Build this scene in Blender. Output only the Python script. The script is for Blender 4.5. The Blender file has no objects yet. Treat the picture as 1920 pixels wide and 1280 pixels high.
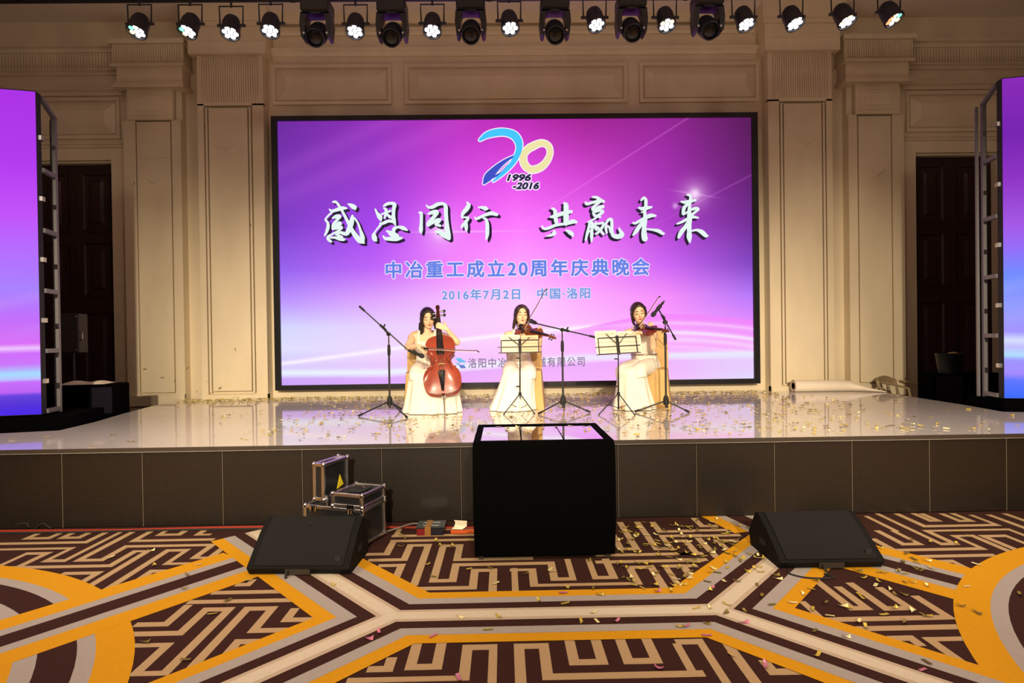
import bpy, math, random
import numpy as np
from mathutils import Vector, Matrix
random.seed(7)
rng = np.random.default_rng(11)
scene = bpy.context.scene
col = scene.collection

FRONT_W, KEY_W, CARPET_FILL_W, PAR_W, HALL_FILL_W, SCREEN_E = 3900.0, 700.0, 530.0, 25.0, 260.0, 1.0

# ------------------------------------------------------------------ camera
F_PX, CAM_H = 1100.0, 1.5
YAW, PITCH, ROLL = math.radians(0.83), math.radians(-0.42), math.radians(-0.78)
R3 = (Matrix.Rotation(-YAW, 3, 'Z') @ Matrix.Rotation(math.pi / 2 + PITCH, 3, 'X') @ Matrix.Rotation(ROLL, 3, 'Z'))
cam_data = bpy.data.cameras.new('camera')
cam_data.sensor_width = 36.0
cam_data.lens = F_PX / 1920.0 * 36.0
cam_data.clip_end = 100
cam = bpy.data.objects.new('camera', cam_data)
cam.matrix_world = Matrix.Translation((0, 0, CAM_H)) @ R3.to_4x4()
col.objects.link(cam)
scene.camera = cam

# ------------------------------------------------------------------ world, exposure, hall lights
world = bpy.data.worlds.new('hall_ambient')
scene.world = world
world.use_nodes = True
world.node_tree.nodes['Background'].inputs[0].default_value = (1.0, 0.75, 0.55, 1)
world.node_tree.nodes['Background'].inputs[1].default_value = 0.012
scene.view_settings.view_transform = 'Standard'
scene.view_settings.look = 'None'
scene.view_settings.exposure = 0.0
scene.view_settings.gamma = 1.0
scene.view_settings.use_curve_mapping = False


def spot(name, loc, target, power, color, angle, blend, radius=0.12):
    d = bpy.data.lights.new(name, 'SPOT')
    d.energy, d.color, d.spot_size, d.spot_blend, d.shadow_soft_size = power, color, math.radians(angle), blend, radius
    o = bpy.data.objects.new(name, d)
    o.location = loc
    o.rotation_euler = (Vector(target) - Vector(loc)).to_track_quat('-Z', 'Y').to_euler()
    col.objects.link(o)
    return o


WARM = (1.0, 0.83, 0.58)
# front-of-house wash from lighting stands in the middle of the hall, aimed at the stage and the wall behind it
for fx, tx in ((-1.6, -4.3), (-0.5, -1.6), (0.9, 1.9), (2.0, 4.7)):
    spot('front_wash_light', (fx, -4.5, 3.9), (tx, 8.0, 0.55), FRONT_W, WARM, 33, 1.0, 0.12)
# key lights from the hall ceiling on the three musicians
for fx, tx in ((-1.6, -0.95), (0.2, 0.15), (2.1, 1.5)):
    spot('key_light', (fx, -2.2, 6.0), (tx, 6.9, 1.15), KEY_W, WARM, 17, 1.0, 0.10)
# unseen dim spots added over the seating area to brighten the carpet
for fx, fy in ((-4.5, 1.8), (0.2, 0.6), (4.9, 1.8)):
    spot('carpet_fill_spot', (fx, fy, 6.1), (fx * 0.85, 3.2, 0.0), CARPET_FILL_W, (1.0, 0.78, 0.50), 95, 0.9, 0.25)

# two unseen point lamps added behind the camera to lift the upper wall
for fx in (-4.4, 4.9):
    d_ = bpy.data.lights.new('hall_fill_light', 'POINT')
    d_.energy, d_.color, d_.shadow_soft_size = HALL_FILL_W, (1.0, 0.84, 0.66), 0.5
    o_ = bpy.data.objects.new('hall_fill_light', d_)
    o_.location = (fx, -2.0, 4.9)
    col.objects.link(o_)

# ------------------------------------------------------------------ helpers


def at(px, py, Y):
    """point on the vertical plane at distance Y that the reference pixel looks at"""
    d = R3 @ Vector(((px - 960) / F_PX, -(py - 640) / F_PX, -1.0))
    return Vector((0, 0, CAM_H)) + d * (Y / d.y)


def ground(px, py, z=0.0):
    d = R3 @ Vector(((px - 960) / F_PX, -(py - 640) / F_PX, -1.0))
    return Vector((0, 0, CAM_H)) + d * ((z - CAM_H) / d.z)


def lin(c):
    return tuple((v / 255 / 12.92 if v / 255 <= 0.04045 else ((v / 255 + 0.055) / 1.055) ** 2.4) for v in c)


def mat(name, color, rough=0.6, metal=0.0, var=0.0, scale=8.0, bump=0.0, bscale=60.0, spec=0.5, emit=None, estr=1.0, stretch=(1, 1, 1), coat=0.0):
    m = bpy.data.materials.new(name)
    m.use_nodes = True
    nt = m.node_tree
    b = nt.nodes['Principled BSDF']
    b.inputs['Base Color'].default_value = (*color, 1)
    b.inputs['Roughness'].default_value = rough
    b.inputs['Metallic'].default_value = metal
    b.inputs['Specular IOR Level'].default_value = spec
    b.inputs['Coat Weight'].default_value = coat
    if emit:
        b.inputs['Emission Color'].default_value = (*emit, 1)
        b.inputs['Emission Strength'].default_value = estr
    if var > 0 or bump > 0:
        tc = nt.nodes.new('ShaderNodeTexCoord')
        mp = nt.nodes.new('ShaderNodeMapping')
        mp.inputs['Scale'].default_value = stretch
        nt.links.new(tc.outputs['Object'], mp.inputs['Vector'])
    if var > 0:
        n = nt.nodes.new('ShaderNodeTexNoise')
        n.inputs['Scale'].default_value = scale
        n.inputs['Detail'].default_value = 5
        nt.links.new(mp.outputs[0], n.inputs['Vector'])
        r = nt.nodes.new('ShaderNodeValToRGB')
        r.color_ramp.elements[0].position = 0.3
        r.color_ramp.elements[1].position = 0.7
        r.color_ramp.elements[0].color = (*[max(0, c * (1 - var)) for c in color], 1)
        r.color_ramp.elements[1].color = (*[min(1, c * (1 + var)) for c in color], 1)
        nt.links.new(n.outputs['Fac'], r.inputs[0])
        nt.links.new(r.outputs[0], b.inputs['Base Color'])
    if bump > 0:
        n2 = nt.nodes.new('ShaderNodeTexNoise')
        n2.inputs['Scale'].default_value = bscale
        nt.links.new(mp.outputs[0], n2.inputs['Vector'])
        bp = nt.nodes.new('ShaderNodeBump')
        bp.inputs['Strength'].default_value = bump
        bp.inputs['Distance'].default_value = 0.01
        nt.links.new(n2.outputs['Fac'], bp.inputs['Height'])
        nt.links.new(bp.outputs[0], b.inputs['Normal'])
    return m


def emitter(name, color, strength=1.0):
    m = bpy.data.materials.new(name)
    m.use_nodes = True
    nt = m.node_tree
    nt.nodes.remove(nt.nodes['Principled BSDF'])
    e = nt.nodes.new('ShaderNodeEmission')
    e.inputs[0].default_value = (*color, 1)
    e.inputs[1].default_value = strength
    nt.links.new(e.outputs[0], nt.nodes['Material Output'].inputs[0])
    return m


class MB:
    """collects simple shapes and links them as ONE mesh object"""

    def __init__(s):
        s.v, s.f = [], []

    def add(s, vs, fs, M=None):
        n = len(s.v)
        s.v += [(M @ Vector(p)) if M is not None else Vector(p) for p in vs]
        s.f += [tuple(i + n for i in f) for f in fs]
        return s

    def box(s, x0, x1, y0, y1, z0, z1, M=None):
        vs = [(x, y, z) for z in (z0, z1) for y in (y0, y1) for x in (x0, x1)]
        return s.add(vs, [(0, 2, 3, 1), (4, 5, 7, 6), (0, 1, 5, 4), (2, 6, 7, 3), (0, 4, 6, 2), (1, 3, 7, 5)], M)

    def cbox(s, x0, x1, y0, y1, z0, z1, c, M=None):
        """box with chamfered edges"""
        R = []
        for z, i in ((z0, c), (z0 + c, 0), (z1 - c, 0), (z1, c)):
            a, b, d, e = x0 + i, x1 - i, y0 + i, y1 - i
            k = c if i == 0 else c * 0.6
            R.append([(a + k, d, z), (b - k, d, z), (b, d + k, z), (b, e - k, z), (b - k, e, z), (a + k, e, z), (a, e - k, z), (a, d + k, z)])
        return s.loft(R, M=M)

    def prism(s, poly, h0, h1, axis='z', M=None):
        """extrude a 2-D polygon; axis z: (x,y)->z, axis y: (x,z)->y, axis x: (y,z)->x"""
        def p3(p, h):
            return {'z': (p[0], p[1], h), 'y': (p[0], h, p[1]), 'x': (h, p[0], p[1])}[axis]
        n = len(poly)
        vs = [p3(p, h0) for p in poly] + [p3(p, h1) for p in poly]
        fs = [tuple(range(n))[::-1], tuple(range(n, 2 * n))] + [(i, (i + 1) % n, n + (i + 1) % n, n + i) for i in range(n)]
        return s.add(vs, fs, M)

    def loft(s, rings, caps=True, closed=True, M=None):
        n = len(rings[0])
        vs = [p for r in rings for p in r]
        fs = []
        for k in range(len(rings) - 1):
            for i in range(n if closed else n - 1):
                j = (i + 1) % n
                fs.append((k * n + i, k * n + j, (k + 1) * n + j, (k + 1) * n + i))
        if caps:
            fs.append(tuple(range(n))[::-1])
            fs.append(tuple((len(rings) - 1) * n + i for i in range(n)))
        return s.add(vs, fs, M)

    def tube(s, pts, rad, n=8, M=None, flat=1.0, up=None):
        pts = [Vector(p) for p in pts]
        if not hasattr(rad, '__len__'):
            rad = [rad] * len(pts)
        rings, prev = [], Vector(up) if up else None
        for i, p in enumerate(pts):
            t = (pts[min(i + 1, len(pts) - 1)] - pts[max(i - 1, 0)]).normalized()
            if prev is None:
                prev = Vector((0, 0, 1)) if abs(t.z) < 0.9 else Vector((1, 0, 0))
            u = (prev - t * prev.dot(t))
            u = u.normalized() if u.length > 1e-6 else t.orthogonal().normalized()
            w = t.cross(u)
            prev = u
            rings.append([p + (u * math.cos(a) + w * math.sin(a) * flat) * rad[i] for a in [2 * math.pi * k / n for k in range(n)]])
        return s.loft(rings, M=M)

    def lathe(s, prof, n=20, M=None):
        """profile of (r, z) about local z"""
        rings = [[(max(r, 1e-4) * math.cos(2 * math.pi * k / n), max(r, 1e-4) * math.sin(2 * math.pi * k / n), z) for k in range(n)] for r, z in prof]
        return s.loft(rings, M=M)

    def ball(s, c, r, M=None, n=12, m=8):
        """ellipsoid, r scalar or (rx,ry,rz)"""
        r = r if hasattr(r, '__len__') else (r, r, r)
        rings = []
        for k in range(m + 1):
            a = math.pi * (k + 0.02) / (m + 0.04)
            rings.append([(c[0] + r[0] * math.sin(a) * math.cos(2 * math.pi * i / n), c[1] + r[1] * math.sin(a) * math.sin(2 * math.pi * i / n), c[2] - r[2] * math.cos(a)) for i in range(n)])
        return s.loft(rings, M=M)

    def mesh(s, name, smooth=False):
        me = bpy.data.meshes.new(name)
        me.from_pydata([tuple(p) for p in s.v], [], s.f)
        me.update()
        if smooth:
            me.polygons.foreach_set('use_smooth', [True] * len(me.polygons))
            try:
                me.set_sharp_from_angle(angle=math.radians(38))
            except Exception:
                pass
        return me

    def build(s, name, material, parent=None, smooth=False, fixnormals=True):
        me = s.mesh(name, smooth)
        if fixnormals:
            import bmesh
            bm = bmesh.new()
            bm.from_mesh(me)
            bmesh.ops.recalc_face_normals(bm, faces=bm.faces)
            bm.to_mesh(me)
            bm.free()
        if material:
            me.materials.append(material)
        o = bpy.data.objects.new(name, me)
        col.objects.link(o)
        if parent:
            o.parent = parent
        return o


def fuse(name, mb, voxel, smooth_it, material, parent=None, sfac=0.5, displace=None):
    """melt overlapping shapes into one continuous skin"""
    o = mb.build(name, None, None)
    r = o.modifiers.new('r', 'REMESH')
    r.mode, r.voxel_size = 'VOXEL', voxel
    sm = o.modifiers.new('s', 'SMOOTH')
    sm.factor, sm.iterations = sfac, smooth_it
    dg = bpy.context.evaluated_depsgraph_get()
    dg.update()
    me = bpy.data.meshes.new_from_object(o.evaluated_get(dg))
    o.modifiers.clear()
    old = o.data
    o.data = me
    bpy.data.meshes.remove(old)
    me.name = name
    me.polygons.foreach_set('use_smooth', [True] * len(me.polygons))
    me.materials.clear()
    me.materials.append(material)
    o.parent = parent
    return o


def thing(name, label, cat, loc=(0, 0, 0), rotz=0.0, group=None):
    o = bpy.data.objects.new(name, None)
    o.empty_display_size = 0.05
    col.objects.link(o)
    o.location = loc
    o.rotation_euler = (0, 0, rotz)
    o['label'], o['category'] = label, cat
    if group:
        o['group'] = group
    return o


def tag(o, label, cat, group=None):
    o['label'], o['category'] = label, cat
    if group:
        o['group'] = group
    return o


def struct(o):
    o['kind'] = 'structure'
    return o


def base(x, y, z):
    return Matrix.Translation((x, y, z))


def rot(ax, deg):
    return Matrix.Rotation(math.radians(deg), 4, ax)


def frame_from(origin, xdir, zdir):
    """matrix with local x along xdir, local z near zdir"""
    x = Vector(xdir).normalized()
    z = Vector(zdir)
    z = (z - x * z.dot(x)).normalized()
    y = z.cross(x)
    M = Matrix((x, y, z)).transposed().to_4x4()
    M.translation = Vector(origin)
    return M


def catmull(pts, sub=5, closed=False):
    P = [np.array(p, float) for p in pts]
    out, n = [], len(P)
    for i in range(n if closed else n - 1):
        if closed:
            p0, p1, p2, p3 = P[i - 1], P[i], P[(i + 1) % n], P[(i + 2) % n]
        else:
            p0, p1, p2, p3 = P[max(i - 1, 0)], P[i], P[i + 1], P[min(i + 2, n - 1)]
        for k in range(sub):
            t = k / sub
            out.append(0.5 * (2 * p1 + (p2 - p0) * t + (2 * p0 - 5 * p1 + 4 * p2 - p3) * t * t + (3 * p1 - p0 - 3 * p2 + p3) * t ** 3))
    if not closed:
        out.append(P[-1])
    return out
# ------------------------------------------------------------------ materials
M = {}
M['stone'] = mat('cream_stone', lin((222, 206, 176)), 0.42, var=0.07, scale=2.2, stretch=(1, 1, 0.35), bump=0.02, bscale=30)
M['ceil'] = mat('ceiling_paint', lin((238, 226, 212)), 0.8, var=0.03, scale=1.5)
M['sidewall'] = mat('side_wall_paint', lin((150, 120, 92)), 0.8, var=0.05)
M['doorwood'] = mat('dark_red_wood', lin((42, 13, 11)), 0.5, var=0.3, scale=6, stretch=(6, 6, 0.5))
M['deck'] = mat('white_gloss_deck', lin((212, 208, 204)), 0.07, var=0.03, scale=1.2, spec=0.6, coat=0.3)
M['decktrim'] = mat('deck_edge_trim', lin((70, 62, 56)), 0.4, metal=0.4)
M['black'] = mat('matt_black', (0.012, 0.012, 0.012), 0.75, var=0.1)
M['blackgloss'] = mat('gloss_black', (0.012, 0.012, 0.014), 0.25)
M['blackmetal'] = mat('black_painted_metal', (0.018, 0.017, 0.02), 0.45, spec=0.5)
M['velvet'] = mat('black_velvet', (0.0016, 0.0016, 0.0017), 1.0, spec=0.02, bump=0.3, bscale=9)
M['alu'] = mat('brushed_aluminium', (0.62, 0.62, 0.64), 0.32, metal=1.0, var=0.06, scale=20)
M['alupaint'] = mat('grey_aluminium_frame', lin((128, 126, 130)), 0.45, metal=0.5)
M['chrome'] = mat('chrome', (0.75, 0.75, 0.76), 0.12, metal=1.0)
M['mirror'] = mat('dark_mirror_glass', (0.80, 0.80, 0.82), 0.03, metal=1.0)
M['gold'] = mat('gold_foil', lin((214, 190, 80)), 0.35, metal=0.35, var=0.15)
M['goldpale'] = mat('pale_gold_foil', lin((240, 230, 170)), 0.4, metal=0.2)
M['golddark'] = mat('olive_gold_foil', lin((128, 112, 48)), 0.4, metal=0.35)
M['pinkfoil'] = mat('pink_foil', lin((205, 120, 150)), 0.35, metal=0.2)
M['cb_brown'] = mat('carpet_brown', lin((60, 36, 32)), 0.95, var=0.12, scale=90, bump=0.3, bscale=400, spec=0.1)
M['cb_beige'] = mat('carpet_beige', lin((182, 154, 118)), 0.95, var=0.06, scale=80, bump=0.3, bscale=400, spec=0.1)
M['cb_orange'] = mat('carpet_orange', lin((212, 152, 28)), 0.95, var=0.05, scale=80, bump=0.3, bscale=400, spec=0.1)
M['cb_grey'] = mat('carpet_grey', lin((168, 160, 156)), 0.95, var=0.05, scale=80, bump=0.3, bscale=400, spec=0.1)
M['cb_white'] = mat('carpet_cream', lin((210, 198, 178)), 0.95, var=0.04, scale=80, bump=0.3, bscale=400, spec=0.1)
M['cb_tan'] = mat('carpet_stone', lin((190, 172, 152)), 0.95, var=0.05, scale=80, bump=0.3, bscale=400, spec=0.1)

STAGE_Z = 0.645
WALL_Y = 8.9
XC = 0.25

# ------------------------------------------------------------------ carpeted floor
fl = MB()
fl.add([(-11, -9, 0), (11.5, -9, 0), (11.5, 9.6, 0), (-11, 9.6, 0)], [(0, 1, 2, 3)])
floor = struct(fl.build('floor', M['cb_brown']))
MAZE = [-98,407,-81,412,-86,407,-81,438,-86,433,19,438,-94,396,-67,401,-72,396,-67,428,-72,423,-54,428,-59,356,-54,428,-85,386,-67,391,-72,368,-67,391,-36,394,18,399,-36,394,-31,426,-48,421,-31,426,-48,360,-43,426,-48,360,-31,365,-36,360,-31,390,-36,385,32,390,27,359,32,390,27,359,43,364,39,359,43,394,-54,349,-18,354,-23,349,-18,380,-23,375,-6,380,-11,340,-6,380,-86,446,-82,468,-87,444,20,449,-50,458,20,463,-47,265,-42,292,-47,265,-30,270,-35,265,-30,292,-71,256,-17,260,-22,256,-17,286,-22,281,-5,286,-9,250,-5,286,-64,264,-52,269,-57,264,-52,276,53,360,57,393,53,360,69,365,64,360,69,393,3,341,7,380,2,375,19,379,14,351,19,379,14,351,82,355,77,351,82,380,77,375,96,380,91,341,96,380,59,385,131,390,61,397,135,402,78,408,83,441,78,408,94,413,89,408,94,470,103,407,108,470,103,407,118,412,114,407,118,438,114,433,147,438,115,443,120,469,115,443,143,448,101,376,124,381,101,349,105,381,3,249,8,286,3,281,20,286,15,255,20,286,15,255,80,260,75,255,87,260,28,266,33,292,28,266,46,271,41,266,46,292,53,266,58,291,53,266,71,271,66,266,71,291,80,255,84,283,72,255,84,260,82,282,96,287,92,246,96,287,104,245,109,283,115,255,120,267,115,255,133,260,151,421,169,426,152,406,156,425,151,454,156,477,151,454,166,459,128,397,133,427,118,397,133,402,122,422,133,427,139,391,144,430,115,386,134,391,112,363,117,380,133,444,171,449,130,432,175,437,185,313,190,361,185,313,198,318,193,313,198,343,203,312,208,348,203,312,221,317,216,312,221,341,229,301,234,329,162,301,234,306,174,291,231,296,203,280,223,284,203,262,208,284,187,281,200,286,195,276,200,286,163,306,167,325,278,407,283,439,278,407,294,412,290,407,294,438,292,436,296,474,264,396,269,422,264,396,330,401,326,396,330,426,326,422,344,426,339,389,344,426,305,406,309,480,305,406,319,411,314,406,319,438,314,434,381,438,377,405,381,438,320,444,325,479,320,444,381,449,377,444,381,472,334,457,339,479,334,457,345,461,340,457,345,478,356,455,361,477,356,455,370,460,365,455,370,477,391,421,396,472,406,438,411,474,259,384,327,389,276,360,281,380,276,375,293,380,289,361,293,380,346,391,351,425,346,420,367,425,363,395,367,425,-198,311,-179,316,-184,311,-179,336,-198,301,-166,306,-171,301,-166,332,-171,327,-153,332,-158,265,-153,332,-171,265,-153,269,-171,265,-166,294,-190,290,-166,294,-148,269,-143,332,-148,327,-129,332,-134,302,-129,332,-134,302,-113,307,-176,349,-134,354,-184,337,-123,342,-121,313,-116,329,-121,313,-104,318,-137,282,-132,296,-137,291,-121,296,-167,360,-157,365,-161,360,-157,370,-387,443,-314,448,-319,443,-314,473,-376,431,-316,435,-320,406,-316,435,-320,406,-303,411,-307,406,-303,474,-298,406,-293,474,-298,406,-277,411,-282,406,-277,437,-282,432,-214,437,-219,407,-214,437,-219,407,-206,411,-335,395,-264,400,-269,395,-264,426,-269,422,-255,426,-260,362,-255,426,-345,397,-341,426,-345,421,-326,426,-331,392,-326,426,-290,383,-264,388,-269,371,-264,388,-284,444,-279,475,-284,444,-221,449,-372,454,-367,473,-372,454,-350,459,-355,454,-350,474,-345,454,-340,472,-345,454,-327,459,-332,454,-327,470,-272,457,-268,472,-272,457,-252,462,-257,457,-252,472,-246,355,-241,427,-246,422,-228,427,-232,397,-228,427,-232,397,-209,401,-235,366,-230,389,-235,384,-217,389,-208,407,-203,430,-242,456,-237,470,-242,456,-229,460]
mz = MB()
for i in range(0, len(MAZE), 4):
    a, b, c, d = [v / 100 for v in MAZE[i:i + 4]]
    zm = (0.0003 if c - a > d - b else 0.0007) + (i // 4 % 5) * 0.00006
    mz.add([(a, b, zm), (c, b, zm), (c, d, zm), (a, d, zm)], [(0, 1, 2, 3)])
mz.build('fret_pattern', M['cb_beige'], floor, fixnormals=False)
CX, JY, JX = 0.262, 3.165, 0.879
ARM = math.radians(46.9)


def strip(mb, p, q, hw, z, ext=0.0):
    p, q = Vector(p), Vector(q)
    d = (q - p).normalized()
    p, q = p - d * ext, q + d * ext
    n = Vector((-d.y, d.x)) * hw
    mb.add([(*(p - n), z), (*(q - n), z), (*(q + n), z), (*(p + n), z)], [(0, 1, 2, 3)])


HWH = {'orange': 0.287, 'grey': 0.207, 'brown': 0.137, 'white': 0.066, 'cream': 0.040}
HWA = {'orange': 0.312, 'grey': 0.222, 'brown': 0.141, 'white': 0.066, 'cream': 0.040}
CM = {'orange': 'cb_orange', 'grey': 'cb_grey', 'brown': 'cb_brown', 'white': 'cb_tan', 'cream': 'cb_white'}


def ring(mb, c, r0, r1, z, n=120):
    for k in range(n):
        a, b = 2 * math.pi * k / n, 2 * math.pi * (k + 1) / n
        mb.add([(c[0] + r * math.cos(t), c[1] + r * math.sin(t), z) for r, t in ((r0, a), (r1, a), (r1, b), (r0, b))], [(0, 1, 2, 3)])


layers = {k: MB() for k in CM}
# right medallion lies over its radial band, left one under it
CIRC = [(2.42, 2.26, 'orange'), (2.26, 2.185, 'grey'), (2.185, 2.03, 'brown'), (2.03, 1.94, 'grey'), (1.94, 0.3, 'orange')]
for s, zc, zb in ((-1, 0.0014, 0.0021), (1, 0.0024, 0.0014)):
    cen = (CX + s * 4.16, 1.64)
    for r1, r0, k in CIRC:
        ring(layers[k], cen, r0 + (0.08 if s > 0 else 0), r1 + (0.08 if s > 0 else 0), zc)
    p, q = (CX + s * 3.6, 1.985), (CX + s * 2.03, 3.99)
    if s > 0:
        p = (CX + s * 2.95, 2.815)
    for k, hw, dz in (('orange', 0.30, 0), ('grey', 0.149, 0.0004), ('brown', 0.070, 0.0008)):
        strip(layers[k], p, q, hw, zb + dz * 0.6)
# short radial bands reaching the network from the far side, mostly under the stage
for s in (-1, 1):
    p, q = (CX + s * 1.50, 5.3), (CX + s * 1.72, 4.45)
    for k, hw, dz in (('orange', 0.27, 0), ('grey', 0.149, 0.0004), ('brown', 0.075, 0.0008)):
        strip(layers[k], p, q, hw, 0.0021 + dz * 0.6)
# network of striped bands
for i, k in enumerate(('orange', 'grey', 'brown', 'white', 'cream')):
    z = 0.0032 + 0.0007 * i
    mb = layers[k]
    strip(mb, (CX - JX, JY), (CX + JX, JY), HWH[k], z, HWH[k] * 0.41)
    for s in (-1, 1):
        J = Vector((CX + s * JX, JY))
        for t in (-1, 1):
            d = Vector((s * math.cos(ARM), t * math.sin(ARM)))
            strip(mb, J - d * HWA[k] * 0.3, J + d * (2.0 if t > 0 else 2.6), HWA[k], z + 0.00012 * (1 + (t > 0)) + (0.00024 if s > 0 else 0))
for k, mb in layers.items():
    o = mb.build(k + '_carpet_band', M[CM[k]], floor, fixnormals=False)

# ------------------------------------------------------------------ room shell
wb = MB()
wb.box(XC - 6.13, XC + 6.13, 9.0, 9.3, 0, 6.4)
for s in (-1, 1):
    x0, x1 = sorted((XC + s * 6.13, XC + s * 10.6))
    wb.box(x0, x1, 9.0, 9.3, 4.22, 6.4)
    x0, x1 = sorted((XC + s * 7.42, XC + s * 10.6))
    wb.box(x0, x1, 9.0, 9.3, 0, 4.22)
wall = struct(wb.build('wall_back', M['stone']))
wc = MB()
wc.box(XC - 3.74, XC + 3.74, 8.88, 9.0, 0, 6.4)
wc.build('centre_bay', M['stone'], wall)


def moulding(mb, x0, x1, z, y=WALL_Y, h=0.07, d=0.06):
    """horizontal stepped moulding"""
    mb.prism([(y + 0.02, z - h), (y - d * 0.35, z - h), (y - d * 0.5, z - h * 0.3), (y - d, z), (y - d, z + h * 0.35), (y + 0.02, z + h * 0.35)], x0, x1, 'x')


mo = MB()
for z, h, d in ((6.11, 0.06, 0.09), (5.82, 0.08, 0.07)):
    moulding(mo, XC - 3.74, XC + 3.74, z, 8.88, h, d)
mo.box(XC - 3.74, XC + 3.74, 8.80, 8.9, 6.2, 6.4)
mo.build('cornice_moulding', M['stone'], wall)


def panel(name, x0, x1, z0, z1, y):
    mb = MB()
    w, t = 0.05, 0.035
    for a, b, c, d in ((x0, x1, z0, z0 + w), (x0, x1, z1 - w, z1), (x0, x0 + w, z0 + w, z1 - w), (x1 - w, x1, z0 + w, z1 - w)):
        mb.box(a, b, y - t, y, c, d)
    i, j = 0.075, 0.21
    mb.loft([[(x0 + k, yy, z0 + k), (x1 - k, yy, z0 + k), (x1 - k, yy, z1 - k), (x0 + k, yy, z1 - k)] for k, yy in ((i, y), (i, y - 0.012), (j, y - 0.065))])
    return mb.build(name, M['stone'], wall)


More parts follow.
